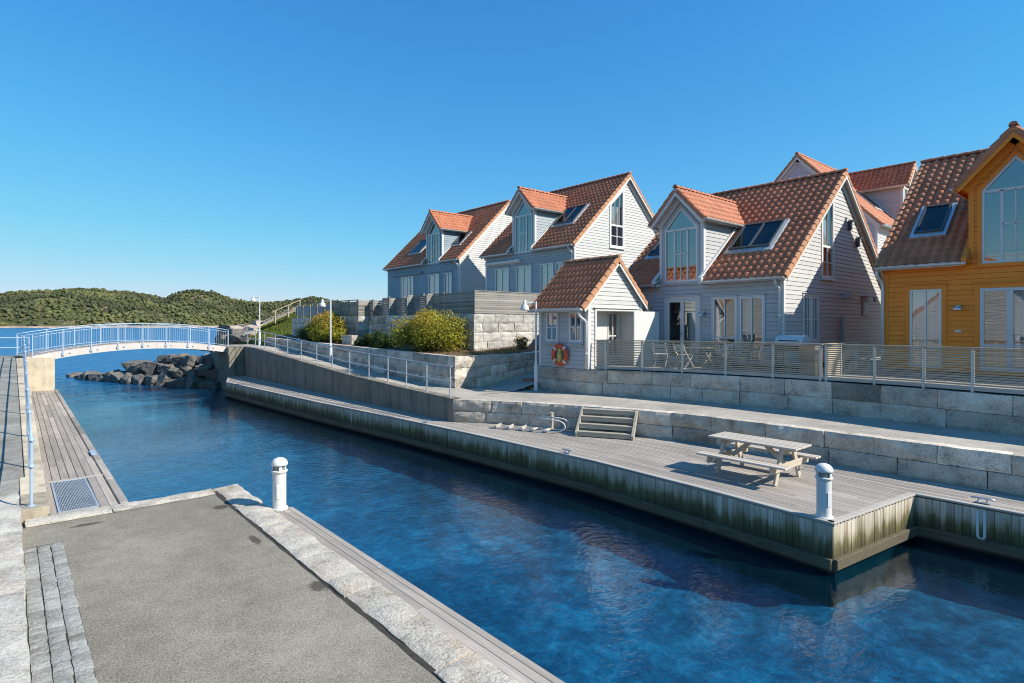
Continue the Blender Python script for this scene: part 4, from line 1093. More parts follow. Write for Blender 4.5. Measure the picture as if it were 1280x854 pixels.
for i in range(9000):
    u, v = rg.random(), rg.random(); x = 12.9+5.4*u; y = 39.2+12.6*v; z = 2.75+.25*min(1, (y-38.9)/4)+2.0*u**1.1*min(1, .45+(y-38.9)/9); a = rg.uniform(0, 6.3); h = rg.uniform(.08, .22); dx, dy = math.cos(a)*.03, math.sin(a)*.03
    mb.add([(x-dx, y-dy, z-.02), (x+dx, y+dy, z-.02), (x+rg.uniform(-.06, .06), y+rg.uniform(-.06, .06), z+h)], [(0, 1, 2)], rg.uniform(.25, .75))
o = mb.build('grass', leafmat('grass_blade', (.05, .075, .012), (.13, .16, .022), (.24, .23, .05)), kind='stuff'); tag(o, 'short yellow-green grass on the bank beside the rocks', 'grass')
bank = lambda x, y: 2.75+.25*min(1, (y-38.9)/4)+2.0*max(0, (x-12.8)/5.6)**1.1*min(1, .45+(y-38.9)/9)
for (x, y, a, b, c_, pale) in ((12.9, 46.2, .7, .7, .5, 0), (12.5, 44.4, .5, .5, .4, 0), (13.3, 47.6, .9, .9, .8, 0), (13.9, 48.9, 1.1, .9, .6, 1), (14.9, 50.0, 1.3, .9, .6, 1), (13.5, 45.3, .6, .5, .4, 1), (14.2, 46.4, .6, .6, .4, 1), (12.0, 46.9, .6, .6, .4, 0), (13.0, 48.5, .9, .9, .9, 0), (14.6, 48.2, .8, .7, .45, 1), (15.6, 49.4, .9, .8, .5, 1), (12.4, 42.6, .4, .4, .3, 0), (13.6, 50.4, 1.2, 1., .9, 0)):
    z = bank(x, y)+.05
    boulder(V(x, y, z), (a, b, c_), (BMP if pale else BM)[rnd.randrange(3)], rnd, 'pale rounded rock beside the grass bank' if pale else 'dark craggy rock left of the grass bank', 'pale rocks by the grass bank' if pale else 'dark rocks by the grass bank')
# handrail and steps up the rocks
T = thing('rock_steps', 'weathered wooden steps with a handrail climbing the rocks behind the grass bank', 'steps', (15.6, 46.0, 4.3))
mb = MB()
for i in range(7): mb.box(-.9+i*.36, -.5, -.1+i*.17, -.9+i*.36+.34, .5, -.04+i*.17, random.gauss(0, .1))
mb.build('tread', M['fencewood'], T)
for s_ in (-.5, .5):
    mb = MB(); mb.bar((-1.0, s_, -.15), (1.75, s_, 1.10), .05, .2); mb.build('stringer', M['fencewood'], T)
mb = MB(); mb.bar((-.4, -.55, .75), (1.75, -.55, 1.72), .07, .05); mb.bar((-.1, -.55, .35), (1.75, -.55, 1.2), .07, .04)
for x, z in ((-.2, -.05), (.8, .45), (1.7, .9)): mb.box(x-.04, -.585, z-.1, x+.04, -.515, z+.85)
mb.build('handrail', M['slatx'], T)

# ------------------------------------------------------------------ board fences on the upper terrace
def board_panel(mb, P, Q, z0, z1, out, bh=.098, seed=0):
    P, Q, out = Vector(P), Vector(Q), Vector(out); rr = random.Random(seed); z = z0; E = (Q-P)
    while z < z1-.03:
        t = min(z+bh, z1); mb.obox((P+Q)/2+V(0, 0, (z+t-.012)/2), E/2, out*.012, V(0, 0, (t-.012-z)/2), rr.gauss(0, .16)); z = t
def fence_long():
    T = thing('board_fence', 'long sunlit horizontal board fence on the pale granite wall', 'fence', (15.2, 19.98, 4.53))
    mb = MB(); board_panel(mb, (.03, .02, 0), (4.1, .02, 0), .02, .99, (0, 1, 0), .092, 3); mb.build('board', M['fencewood_x'], T)
    for i in range(4):
        mb = MB(); mb.box(.2+i*1.2, .05, 0, .28+i*1.2, .12, .98); mb.build('post', M['fencewood_x'], T)
    mb = MB(); mb.box(0, -.02, .99, 4.13, .08, 1.02); mb.build('cap', M['fencewood_x'], T)
fence_long()
def fence_zig():
    T = thing('board_fence', 'shaded stepped board fence above the big bush, made of short panels', 'fence', (15.2, 20, 4.53))
    mb = MB(); board_panel(mb, (.02, .06, 0), (.02, 2.7, 0), .02, .99, (1, 0, 0), .092, 5); mb.build('panel', M['fencewood'], T)
    y = 2.75; k = 0
    for w_ in (.95, .75, 1.0, .8, .95, .85, .9, .65):
        x = .34 if k % 2 == 0 else .02; top = (1.03, .93, 1.05, .9, .95, .98, .88, .9)[k]
        mb = MB(); board_panel(mb, (x, y, 0), (x, y+w_, 0), .02, top, (1, 0, 0), .092, 7+k); mb.build('panel', M['fencewood'], T)
        mb = MB(); board_panel(mb, (.03, y+w_+.015, 0), (.33, y+w_+.015, 0), .02, top, (0, 1, 0), .092, 27+k); mb.build('return_panel', M['fencewood_x'], T)
        mb = MB(); mb.box(x-.07, y-.04, -.02, x-.015, y+.04, top+.03); mb.build('post', M['fencewood_x'], T)
        y += w_+.03; k += 1
fence_zig()
def fence_far():
    T = thing('board_fence', 'far terrace fence with grey infill panels behind the orange-tipped bush', 'fence', (14.5, 29.6, 4.5))
    mb = MB(); board_panel(mb, (.0, .0, 0), (.68, .0, 0), .03, .92, (0, 1, 0), .1, 5); mb.build('return_panel', M['fencewood_x'], T)
    for i in range(9):
        y = .05+i*1.12
        mb = MB(); mb.box(-.04, y, 0, .05, y+.09, .90); mb.build('post', M['fencewood_x'], T)
        if i < 8:
            if i < 3:
                mb = MB(); board_panel(mb, (.03, y+.10, 0), (.03, y+1.11, 0), .05, .84, (1, 0, 0), .1, 9+i); mb.build('panel', M['fencewood'], T)
            else:
                mb = MB(); mb.box(.02, y+.12, .08, .03, y+1.09, .78); mb.build('panel', M['dkpanel'], T)
    mb = MB(); mb.box(-.05, 0, .90, .06, 9.2, .94); mb.build('rail', M['fencewood'], T)
M['dkpanel'] = paint('weathered_panel', (.30, .30, .29), .6, .15, 3)
fence_far()
def slat_fence(label, pts, posts, mat, z0=2.50, h=.97, n=15):
    o = Vector(pts[0]); T = thing('slatted_fence', label, 'fence', (o.x, o.y, z0))
    L2 = [Vector((p[0]-o.x, p[1]-o.y, 0)) for p in pts]
    mb = MB(); rr = random.Random(3)
    for a, b in zip(L2, L2[1:]):
        E = (b-a).normalized()
        for i in range(n):
            z = .135+i*(h-.155)/(n-1); mb.obox((a+b)/2+V(0, 0, z), (b-a)/2, V(-E.y, E.x, 0)*.011, V(0, 0, .0165), rr.gauss(0, .06))
    mb.build('slat', mat, T)
    mb = MB()
    for a, b in zip(L2, L2[1:]):
        E = (b-a).normalized(); mb.obox((a+b)/2+V(0, 0, h+.03), (b-a)/2+E*.004, V(-E.y, E.x, 0)*.05, V(0, 0, .016))
    mb.build('top_rail', mat, T)
    mb = MB()
    for a, b in zip(L2, L2[1:]):
        E = (b-a).normalized(); mb.obox((a+b)/2+V(0, 0, .045), (b-a)/2+E*.004, V(-E.y, E.x, 0)*.022, V(0, 0, .05))
    mb.build('base_beam', M['deckedge'], T)
    for p, e in posts:
        p = Vector((p[0]-o.x, p[1]-o.y, 0)); e = Vector(e).normalized(); nn = V(-e.y, e.x, 0); mb = MB(); mb.obox(p-nn*.0+V(0, 0, h/2-.02), e*.028, nn*.034, V(0, 0, h/2+.03)); mb.build('post', M['slat_post'], T, bevel=.003)
M['slat_post'] = paint('fence_post', (.56, .53, .47), .6, .1, 4)
fx = lambda y: pw([(b, a) for a, b in W2], y)+.14
seg = [13.45, 12.6, 11.4, 10.4, 8.6, 7.4, 6.54]
pl = [(fx(y), y) for y in seg]
slat_fence('curved slatted fence along the terrace of the grey house, right of the shed', pl, [((fx(y), y), (fx(y+.1)-fx(y-.1), .2, 0)) for y in (13.15, 12.0, 10.7, 9.3, 7.9, 6.60)], M['slat'])
seg = [6.50, 5.3, 4.4, 3.3, 2.2, .9, -.5, -2, -5]
slat_fence('slatted fence along the terrace of the ochre house, running out of the picture', [(fx(y), y) for y in seg], [((fx(y), y), (fx(y+.1)-fx(y-.1), .2, 0)) for y in (6.44, 5.25, 4.15, 3.15, 2.1, .8, -.6)], M['slat'])
slat_fence('slatted dividing fence between the two terraces, running back to the ochre house', [(fx(6.5)+.06, 6.5), (21.5, 6.66)], [((18.6, 6.55), (1, .03, 0)), ((20.0, 6.6), (1, .03, 0)), ((21.4, 6.655), (1, .03, 0))], M['slatx'])

# ------------------------------------------------------------------ houses
def dwin(hw, z0, zs, za, split=True, z_off=0):
    """gabled dormer window outline: sill z0, shoulder zs, apex za"""
    poly = [(-hw, z0), (hw, z0), (hw, zs), (0, za), (-hw, zs)]
    bars = [((-hw, zs-.04), (hw, zs-.04), .09)]
    a = hw*.40
    bars += [((-a, z0), (-a, zs-.04), .075), ((a, z0), (a, zs-.04), .075)] if split else []
    bars += [((0, z0), (0, zs-.04), .035)]
    zm = z0+(zs-z0)*.52
    bars += [((-a, zm), (a, zm), .045)]
    return poly, bars
def door2(y0, y1, z0, z1, low=.42):
    ym = (y0+y1)/2; zl = z0+low
    return rect(y0, y1, z0, z1), [((ym, z0), (ym, z1), .15), ((y0, zl), (ym-.08, zl), .06), ((ym+.08, zl), (y1, zl), .06)]
def win2(y0, y1, z0, z1, cross=None):
    ym = (y0+y1)/2; b = [((ym, z0), (ym, z1), .045)]
    if cross: b.append(((y0, z0+(z1-z0)*cross), (y1, z0+(z1-z0)*cross), .035))
    return rect(y0, y1, z0, z1), b
def cur(p, fr=(.0, .35), z0=None):   # curtain at a share of the window's width
    a = [x for x, _ in p]; z = [x for _, x in p]; w_ = max(a)-min(a); return (min(a)+w_*fr[0], min(a)+w_*fr[1], min(z)-.05, max(z)+.05)
# grey house (nearest grey one)
z3 = 2.62; Y3 = 8.75
p1, b1 = door2(11.97-Y3, 13.32-Y3, .10, 2.40); p2, b2 = win2(10.42-Y3, 11.33-Y3, .42, 2.42); p2b, b2b = win2(9.42-Y3, 10.28-Y3, .10, 2.42)
b2.append(((p2[0][0], .95), (p2[1][0], .95), .05)); b2b.append(((p2b[0][0], .52), (p2b[1][0], .52), .05))
pd, bd = dwin(.72, 5.72-z3, 7.80-z3, 8.62-z3)
p4, b4 = rect(1.62, 2.82, .85, 2.45), [((2.22, .85), (2.22, 2.45), .26), ((1.92, .85), (1.92, 2.45), .03), ((2.52, .85), (2.52, 2.45), .03), ((1.62, 1.62), (2.09, 1.62), .03), ((2.35, 1.62), (2.82, 1.62), .03)]
p5 = [(3.24, 5.86-z3), (4.28, 5.86-z3), (4.28, 9.02-z3), (3.24, 8.15-z3)]; b5 = [((3.24, 7.02-z3), (4.28, 7.02-z3), .09), ((3.76, 5.86-z3), (3.76, 7.0-z3), .04), ((3.24, 6.42-z3), (4.28, 6.42-z3), .03), ((3.76, 7.05-z3), (3.76, 8.55-z3), .02)]
T3, F3, G3 = house('grey house with one gabled dormer and a double skylight, right of the small shed', (19.8, Y3), 0, 10.1, 6.75, z3, 10.05, .82, 'whiteside', 'greyshade',
    dormers=[dict(yc=12.68-Y3, hw=.95, zr=9.30, t=1.06, win=dict(poly=pd, bars=bd, fm='frame', fw=.06, curtain=[]), og=.42, ov=.26)],
    fwin=[dict(poly=p1, bars=b1, fw=.09, fm='offwhite', cm='framegrey', casing=.13, sill=False, curtain=[cur(p1, (.06, .30))], handle=((p1[0][0]+p1[1][0])/2-.03, 1.1)),
          dict(poly=p2, bars=b2, cm='framegrey', casing=.06, curtain=[cur(p2, (.75, .98)), cur(p2, (.02, .12))]), dict(poly=p2b, bars=b2b, cm='framegrey', casing=.06, sill=False, curtain=[cur(p2b, (.60, .98))])],
    gwin=[dict(poly=p4, bars=b4, cm='offwhite', curtain=[cur(p4, (.05, .2)), cur(p4, (.7, .95))]), dict(poly=p5, bars=b5, cm='offwhite', casing=.08, head=False, curtain=[(3.3, 4.22, 7.05-z3, 8.1-z3)])],
    sky=[(1.15, 2.75, 1.80, 3.52, (1.95,)), (5.75, 6.55, 2.0, 3.4)], cheek='whiteside', casing='greyshade', corner='offwhite')
# ochre house
zy = 2.62; Yy = -2.6
p1, b1 = win2(4.73-Yy, 5.56-Yy, .12, 2.53); b1.append(((p1[0][0], .72), (p1[1][0], .72), .06))
p2, b2 = door2(2.45-Yy, 3.80-Yy, .10, 2.50, .72)
p3, b3 = win2(.2-Yy, 1.6-Yy, .6, 2.5)
pd, bd = dwin(.76, 5.84-zy, 7.98-zy, 8.86-zy)
TY, FY, GY_ = house('ochre yellow house with a tall gabled window at the right edge', (21.6, Yy), 0, 10.4, 8.85, zy, 10.30, .80, 'yellow', 'yellow',
    dormers=[dict(yc=2.99-Yy, hw=1.04, zr=9.58, t=1.08, og=.42, ov=.32, corner='yellow_trim', barge='yellow_trim', win=dict(poly=pd, bars=bd, cm='yellow_trim', fm='framegrey', fw=.065, curtain=[]))],
    fwin=[dict(poly=p1, bars=b1, cm='yellow_trim', fm='frame', sill=False, casing=.13, curtain=[cur(p1, (.03, .97), )]), dict(poly=p2, bars=b2, fw=.09, cm='yellow_trim', fm='framegrey', sill=False, casing=.13, curtain=[cur(p2, (.05, .45))], handle=((p2[0][0]+p2[1][0])/2-.03, 1.15)), dict(poly=p3, bars=b3, cm='yellow_trim')],
    sky=[(7.72, 8.50, 1.66, 3.32)], corner='yellow_trim', bargem='yellow_trim', casing='yellow_trim', dside='yellow', cheek='yellow', pipes=False)
downpipe(TY, [(-.375, 8.98, 3.16), (-.375, 8.98, 3.02), (-.30, 8.97, 2.94), (-.14, 8.92, 2.84), (-.08, 8.90, 2.7), (-.08, 8.90, .05)], 'offwhite', .05)
# pale house behind the shed
z2 = 5.2; Y2 = 21.05
wp = []
for (a, b) in ((26.38, 27.66), (24.40, 25.72), (22.62, 23.62)): wp.append(win2(a-Y2, b-Y2, .12 if a > 24 else .5, 2.28))
p6, b6 = win2(21.7-Y2, 22.42-Y2, .5, 2.28); wp.append((p6, b6))
pd, bd = dwin(.72, 8.28-z2, 10.46-z2, 11.28-z2)
p5 = [(2.98, 8.52-z2), (4.12, 8.52-z2), (4.12, 11.86-z2), (2.98, 10.86-z2)]; b5 = [((2.98, 9.72-z2), (4.12, 9.72-z2), .10), ((3.55, 8.52-z2), (3.55, 9.7-z2), .05), ((2.98, 9.10-z2), (4.12, 9.10-z2), .04), ((3.36, 9.75-z2), (3.36, 11.1-z2), .03), ((3.74, 9.75-z2), (3.74, 11.4-z2), .03)]
T2, F2, G2 = house('pale weatherboarded house with blue-grey shaded front behind the small shed', (22.7, Y2), 0, 9.0, 7.55, z2, 12.78, .93, 'whiteside', 'blueshade',
    dormers=[dict(yc=25.05-Y2, hw=.94, zr=11.95, t=1.06, og=.40, ov=.26, win=dict(poly=pd, bars=bd, curtain=[]))],
    fwin=[dict(poly=p, bars=b, cm='blueshade', casing=.075, curtain=[cur(p, (.02, .98))], sill=False) for p, b in wp],
    gwin=[dict(poly=p5, bars=b5, cm='offwhite', casing=.09, head=False, curtain=[(3.05, 4.05, 9.75-z2, 10.85-z2)])],
    sky=[(1.35, 2.95, 2.12, 3.72, (2.15,))], casing='blueshade', cheek='whiteside', deepz=2.6)
mb = MB(); mb.tube([V(-.16, 4.2, 2.62), V(-.16, 7.4, 2.62)], .085, 12); mb.box(-.10, 4.2, 2.5, -.03, 7.4, 2.72); mb.build('awning', M['white'], T2)
# farthest house
z1 = 5.6; Y1 = 33.1
wp = [win2(39.26-Y1, 41.3-Y1, .5, 2.26), win2(35.66-Y1, 37.1-Y1, .12, 2.2), win2(34.05-Y1, 34.95-Y1, .12, 2.2)]
wp[0][1].append(((39.77-Y1, .5), (39.77-Y1, 2.26), .05)); wp[0][1].append(((40.8-Y1, .5), (40.8-Y1, 2.26), .05))
pd, bd = dwin(.78, 8.62-z1, 10.85-z1, 11.75-z1)
T1, F1, G1 = house('farthest house on the left, with a blue-grey shaded front and a gabled dormer', (23.9, Y1), 0, 8.8, 10.2, z1, 13.28, .98, 'whiteside', 'blueshade_dark',
    dormers=[dict(yc=36.3-Y1, hw=1.04, zr=12.45, t=1.08, og=.42, ov=.28, win=dict(poly=pd, bars=bd, curtain=[]))],
    fwin=[dict(poly=p, bars=b, cm='blueshade_dark', curtain=[cur(p, (.02, .98))], sill=False) for p, b in wp],
    sky=[(1.3, 2.4, 1.75, 3.0), (6.6, 8.3, 1.6, 3.2)], casing='blueshade_dark', cheek='whiteside', deepz=1.2)
mb = MB(); mb.tube([V(-.16, 4.8, 2.45), V(-.16, 9.2, 2.45)], .085, 12); mb.box(-.10, 4.8, 2.34, -.03, 9.2, 2.55); mb.build('awning', M['blueshade_dark'], T1)
# house behind, its ridge runs away from the canal
z4 = 6.4
pd, bd = dwin(.80, 10.55-z4, 12.35-z4, 13.35-z4)
# front towards the viewer's right: local +y runs towards the canal
T4, F4, G4 = house('pale house behind with a lilac-grey shaded gable, only its roofs and one white-framed dormer showing over the grey house', (36+9.5, 10.8), R(90), 8.4, 9.5, z4, 14.3, 1.06, 'lilacshade', 'whiteside',
    dormers=[dict(yc=4.0, hw=1.05, zr=13.85, t=1.1, og=.4, ov=.28, win=dict(poly=pd, bars=bd, curtain=[]), vm='tile_edge', corner='white')],
    fwin=[], sky=[(5.9, 6.9, 2.0, 3.5)], cheek='lilacshade', casing='white', deepz=4.0)
# houses of the opposite row, outside the picture: they show only as reflections in the panes
for (x0, y0, rz_, zr_, lab) in ((-7.5, 4.5, 90, 8.6, 'pale gabled house across the canal, reflected in the ochre house'), (-7.5, 18.5, 90, 8.6, 'pale gabled house across the canal, reflected in the doors of the grey house'), (-7.5, 37.5, 180, 9.0, 'pale house with its eaves to the canal, reflected in the dormer of the grey house')):
    wl = [dict(poly=p, bars=b) for p, b in (win2(1.2, 2.4, .9, 2.3), win2(4.6, 5.9, .2, 2.3))]
    house(lab, (x0, y0), R(rz_), 8.5, 8.0, 1.0, zr_, .95, 'whiteside', 'whiteside', fwin=wl, gwin=wl, pipes=False)

# ------------------------------------------------------------------ small shed
def shed():
    X0, Y0, D, W, z0 = 15.40, 13.62, 3.10, 2.45, 2.47
    T = thing('shed', 'small pale shed with a red tiled gable roof and a life ring on its wall', 'shed', (X0, Y0, z0))
    t = .95; zr = 6.50-z0; h = D/2; zw = zr-h*t; ov = .42; og = .13; th = math.atan(t); cs, sn = math.cos(th), math.sin(th); ln = (h+ov)/cs; ze = zw-ov*t
    F = Fr((0,0,0), (0,1,0), (-1,0,0)); G = Fr((0,0,0), (1,0,0), (0,-1,0)); GF = Fr((0,W,0), (1,0,0), (0,1,0)); Bk = Fr((D,0,0), (0,1,0), (1,0,0))
    w1, bw1 = win2(.30, .88, .97, 2.03, .48); w2, bw2 = win2(1.50, 2.08, .97, 2.03, .48)
    mb = MB(); siding(mb, F, rect(0, W, 0, zw-.02), [w1, w2]); mb.build('front_wall', M['greyshade'], T)
    gp = [(0, 0), (D, 0), (D, zw-.02), (h, zr-.02), (0, zw-.02)]; op = rect(.42, 2.62, 0.02, 2.08)
    mb = MB(); siding(mb, G, gp, [op]); mb.build('gable_wall', M['whiteside'], T)
    mb = MB(); siding(mb, GF, gp); siding(mb, Bk, rect(0, W, 0, zw-.02)); mb.build('rear_wall', M['whiteside'], T)
    for p, b in ((w1, bw1), (w2, bw2)): window(T, F, p, b, .09, 'greyshade', 'frame', [cur(p, (.05, .42)), cur(p, (.60, .97))], True)
    # recessed porch with a white board and a narrow window
    mb = MB(); mb.box(.42, .02, 0, .45, .62, 2.07); mb.box(2.59, .02, 0, 2.62, .62, 2.07); mb.box(.45, .02, 2.05, 2.59, .62, 2.10); mb.box(.40, .58, 0, 1.74, .62, 2.05); mb.box(2.40, .58, 0, 2.60, .62, 2.05); mb.box(1.74, .58, 0, 2.40, .62, .35)
    mb.build('porch', M['white'], T)
    mb = MB(); ring(mb, G, poff(op, -.085), poff(op, -.004), -.02, .045); mb.box(.27, -.09, 2.17, 2.80, .0, 2.20); mb.build('casing', M['white'], T, bevel=.004)
    Gp = Fr((0, .60, 0), (1,0,0), (0,-1,0)); p = rect(1.75, 2.39, .36, 2.04); window(T, Gp, p, [((2.07, .36), (2.07, 2.04), .05), ((1.75, 1.15), (2.39, 1.15), .05)], 0, fm='offwhite', curtain=[cur(p, (.35, .65))], sill=False)
    mb = MB(); mb.box(.05, .05, -.02, D-.05, W-.05, .03); mb.mi = 1; mb.box(1.6, .7, .03, 1.7, W-.1, 2.0); mb.build('interior', [M['floor_in'], M['interior']], T)
    mb = MB(); mb.box(-.036, -.036, 0, .11, -.002, zw-.03); mb.box(-.034, -.001, 0, -.001, .10, zw-.03); mb.piece(); mb.box(-.036, W-.1, 0, -.001, W+.034, zw-.03); mb.piece(); mb.box(D-.11, -.036, 0, D+.034, -.002, zw-.03); mb.build_each('corner_board', M['white'], T, bevel=.004)
    Uf, Vf, Nf = (0,1,0), (cs,0,sn), (-sn,0,cs); Of = (-ov, -og, ze); Ub, Vb, Nb = (0,-1,0), (-cs,0,sn), (sn,0,cs); Ob = (D+ov, W+og, ze); Wd = W+2*og
    mb = MB(); tiles(mb, Of, Uf, Vf, Nf, Wd, ln, tw=.205, th=.36, seed=12); tiles(mb, Ob, Ub, Vb, Nb, Wd, ln, tw=.205, seed=13); roof = mb.build('roof', M['tile'], T, smooth=True)
    mb = MB(); ridge_caps(mb, (h, -og-.04, zr+.06), (h, W+og+.03, zr+.06), .10); mb.build('ridge_tile', M['tile_edge'], roof, smooth=True)
    mb = MB()
    for y, s_ in ((-og, -1), (W+og, 1)): verge(mb, (-ov, y, ze), Vf, Nf, (0, s_, 0), ln); mb.piece(); verge(mb, (D+ov, y, ze), Vb, Nb, (0, s_, 0), ln); mb.piece()
    mb.build_each('verge_tile', M['tile_edge'], roof)
    mb = MB()
    for (O, Vv, N) in ((Of, Vf, Nf), (Ob, Vb, Nb)):
        O, Vv, N = Vector((O[0], 0, O[2])), Vector(Vv), Vector(N); mb.obox(O+Vv*(ln/2)+V(0, W/2, 0)-N*.045, Vv*(ln/2-.02), V(0, W/2+og-.02, 0), N*.035)
    mb.build('soffit', M['white'], T)
    mb = MB()
    for y, s_ in ((-og, -1), (W+og, 1)):
        for (O, Vv, N) in ((Of, Vf, Nf), (Ob, Vb, Nb)):
            O, Vv, N = Vector((O[0], y, O[2])), Vector(Vv), Vector(N); mb.obox(O+Vv*(ln/2-.03)-N*.10+V(0, s_*.012, 0), Vv*(ln/2-.02), V(0, .014, 0), N*.08); mb.piece()
    mb.build_each('bargeboard', M['white'], T, bevel=.004)
    mb = MB(); gx, gz = -ov-.075, ze-.01; gutter(mb, (gx, -og, gz), (gx, W+og, gz), .085); mb.box(-ov-.004, -og, gz-.1, -ov+.02, W+og, gz+.06); mb.piece(); gutter(mb, (D+ov+.075, W+og, gz), (D+ov+.075, -og, gz)); mb.build_each('gutter', M['zinc'], T)
    downpipe(T, [(gx, .02, gz-.05), (gx, .02, gz-.16), (gx+.08, .02, gz-.28), (-.16, .02, gz-.42), (-.085, .02, gz-.52), (-.085, .02, .04)], 'white', .045)
shed()
mb = MB(); mb.box(0, 0, 0, 1.55, .05, 1.98); t = mb.build('windbreak', M['offwhite'], loc=(17.25, 13.02, 2.56), bevel=.005); tag(t, 'plain white windbreak panel between the shed and the grey house', 'screen')
# life ring with throw bag
T = thing('life_ring', 'orange life ring with white bands hung on the shed wall', 'life ring', (15.28, 14.90, 2.95))
mb = MB(); RR, rr_ = .325, .095; 
def torus(mb, R_, r_, a0, a1, na, nb=12, sx=.62):
    rows = []
    for i in range(na+1):
        t = lerp(a0, a1, i/na); rows.append([V(-sx*r_*math.sin(2*math.pi*j/nb), (R_+r_*math.cos(2*math.pi*j/nb))*math.cos(t), (R_+r_*math.cos(2*math.pi*j/nb))*math.sin(t)) for j in range(nb+1)])
    mb.grid(rows)
torus(mb, RR, rr_, 0, 2*math.pi, 48); mb.build('ring', M['orange'], T, smooth=True)
for a in (45, 135, 225, 315):
    mb = MB(); torus(mb, RR, rr_+.006, R(a-7), R(a+7), 4); mb.build('band', M['white'], T, smooth=True)
mb = MB(); mb.lathe([(.03, -.27), (.085, -.25), (.10, -.12), (.095, .02), (.085, .06), (.06, .08), (.075, .16), (.06, .24), (.02, .26)], (0,0,0), 14); mb.build('throw_bag', M['ringyellow'], T, smooth=True)
mb = MB(); mb.tube([V(-.03, -.2, .23), V(-.04, 0, .36), V(-.03, .2, .23)], .012, 6); mb.build('rope', M['curtain'], T)

# ------------------------------------------------------------------ lamps, bollards
def lamp(loc, h, label):
    T = thing('street_lamp', label, 'street lamp', loc, 0, 'bell-shaped lamps on slim poles')
    mb = MB(); mb.tube([V(0,0,0), V(0,0,.9)], .075, 14); mb.lathe([(.075, .9), (.065, .95), (.042, 1.1)], n=14); mb.tube([V(0,0,1.09), V(0,0,h)], .040, 12); mb.lathe([(.12, 0), (.12, .02), (.08, .03)], n=14); mb.build('pole', M['lamppole'], T, smooth=False)
    d = V(-.755, .656, 0)
    mb = MB(); mb.tube([V(0,0,h-.05), d*.42+V(0,0,h-.05)], .020, 8); mb.tube([V(0,0,h-.55), d*.42+V(0,0,h-.55)], .012, 8) if False else None; mb.build('arm', M['lamppole'], T)
    s = MB(); s.lathe([(.0, .13), (.05, .12), (.055, .02), (.06, .0), (.13, -.09), (.16, -.19), (.17, -.25), (.165, -.255), (.15, -.24), (.12, -.12), (.0, -.03)], d*.42+V(0,0,h-.08), 20); sh = s.build('shade', M['white'], T, smooth=True)
    b = MB(); b.lathe([(.0, .06), (.06, .04), (.08, -.03), (.06, -.09), (0, -.11)], d*.42+V(0,0,h-.24), 14); b.build('bulb', M['curtain'], sh, smooth=True)
lamp((14.85, 15.72, 1.60), 3.32, 'white bell-shaped lamp on a slim pole at the left corner of the shed')
lamp((12.30, 28.2, 2.05), 3.25, 'white bell-shaped lamp on a slim pole in front of the orange-tipped bush')
lamp((12.45, 39.75, 2.66), 3.25, 'farthest white bell-shaped lamp, by the grass bank near the bridge')
def bollard(loc, label):
    T = thing('bollard_light', label, 'bollard light', loc, 0, 'white bollard lights at the quay edges')
    mb = MB(); mb.lathe([(.145, 0), (.145, .025), (.112, .03), (.112, .62), (.118, .63), (.135, .655), (.135, .675), (.118, .68)], n=32); 
    b = mb.build('post', M['lamp'], T, smooth=False); b.modifiers.new('e', 'EDGE_SPLIT').split_angle = R(30); b.data.polygons.foreach_set('use_smooth', [True]*len(b.data.polygons))
    mb = MB(); mb.lathe([(.095, .68), (.095, .775)], n=24); mb.build('lens', M['lens'], T, smooth=False)
    for a in (20, 140, 260):
        mb = MB(); a = R(a); mb.obox(V(.112*math.cos(a), .112*math.sin(a), .727), V(-math.sin(a), math.cos(a), 0)*.025, V(math.cos(a), math.sin(a), 0)*.008, V(0,0,.048)); mb.build('rib', M['lamp'], T)
    mb = MB(); mb.lathe([(.138, .765), (.140, .785), (.136, .81), (.120, .845), (.09, .875), (.05, .892), (.0, .898)], n=32); mb.build('cap', M['lamp'], T, smooth=True)
    mb = MB(); a = R(250); mb.obox(V(.113*math.cos(a), .113*math.sin(a), .32), V(-math.sin(a), math.cos(a), 0)*.045, V(math.cos(a), math.sin(a), 0)*.004, V(0,0,.12)); mb.build('hatch', M['lamp'], T, bevel=.003)
bollard((3.56, 10.30, .83), 'white bollard light at the end of the timber fender by the granite kerb')
bollard((10.20, 3.84, .852), 'white bollard light on the front corner of the large wooden deck')

# ------------------------------------------------------------------ picnic table
def picnic():
    T = thing('picnic_table', 'weathered wooden picnic table with attached benches on the deck', 'picnic table', (12.0, 5.84, q))
    L = 1.90; mb = MB(); rr = random.Random(3)
    for i in range(6):
        x = -.37+i*.124; mb.box(x, -L/2, .715, x+.115, L/2, .755, rr.gauss(0, .07))
    mb.build('table_top', M['tablewood'], T, bevel=.006)
    for s_ in (-1, 1):
        mb = MB()
        for i in range(2): x = s_*.72-.125+i*.127; mb.box(x, -L/2, .41, x+.118, L/2, .45, rr.gauss(0, .07))
        mb.build('bench', M['tablewood'], T, bevel=.006)
    for y in (-.62, .62):
        for s_ in (-1, 1):
            mb = MB(); mb.bar((s_*.56, y, .0), (s_*.24, y, .715), .048, .12, (1, 0, .4)); mb.build('leg', M['tablewoodx'], T, bevel=.005)
        mb = MB(); mb.box(-.86, y+(.026 if y > 0 else -.072), .275, .86, y+(.072 if y > 0 else -.026), .408); mb.build('bench_bearer', M['tablewoodx'], T, bevel=.005)
        mb = MB(); mb.box(-.36, y+(.026 if y > 0 else -.072), .60, .36, y+(.072 if y > 0 else -.026), .713); mb.build('top_bearer', M['tablewoodx'], T, bevel=.005)
        mb = MB(); mb.bar((0, y-math.copysign(.04, y), .34), (0, math.copysign(.12, y), .71), .045, .09); mb.build('brace', M['tablewood'], T, bevel=.004)
picnic()

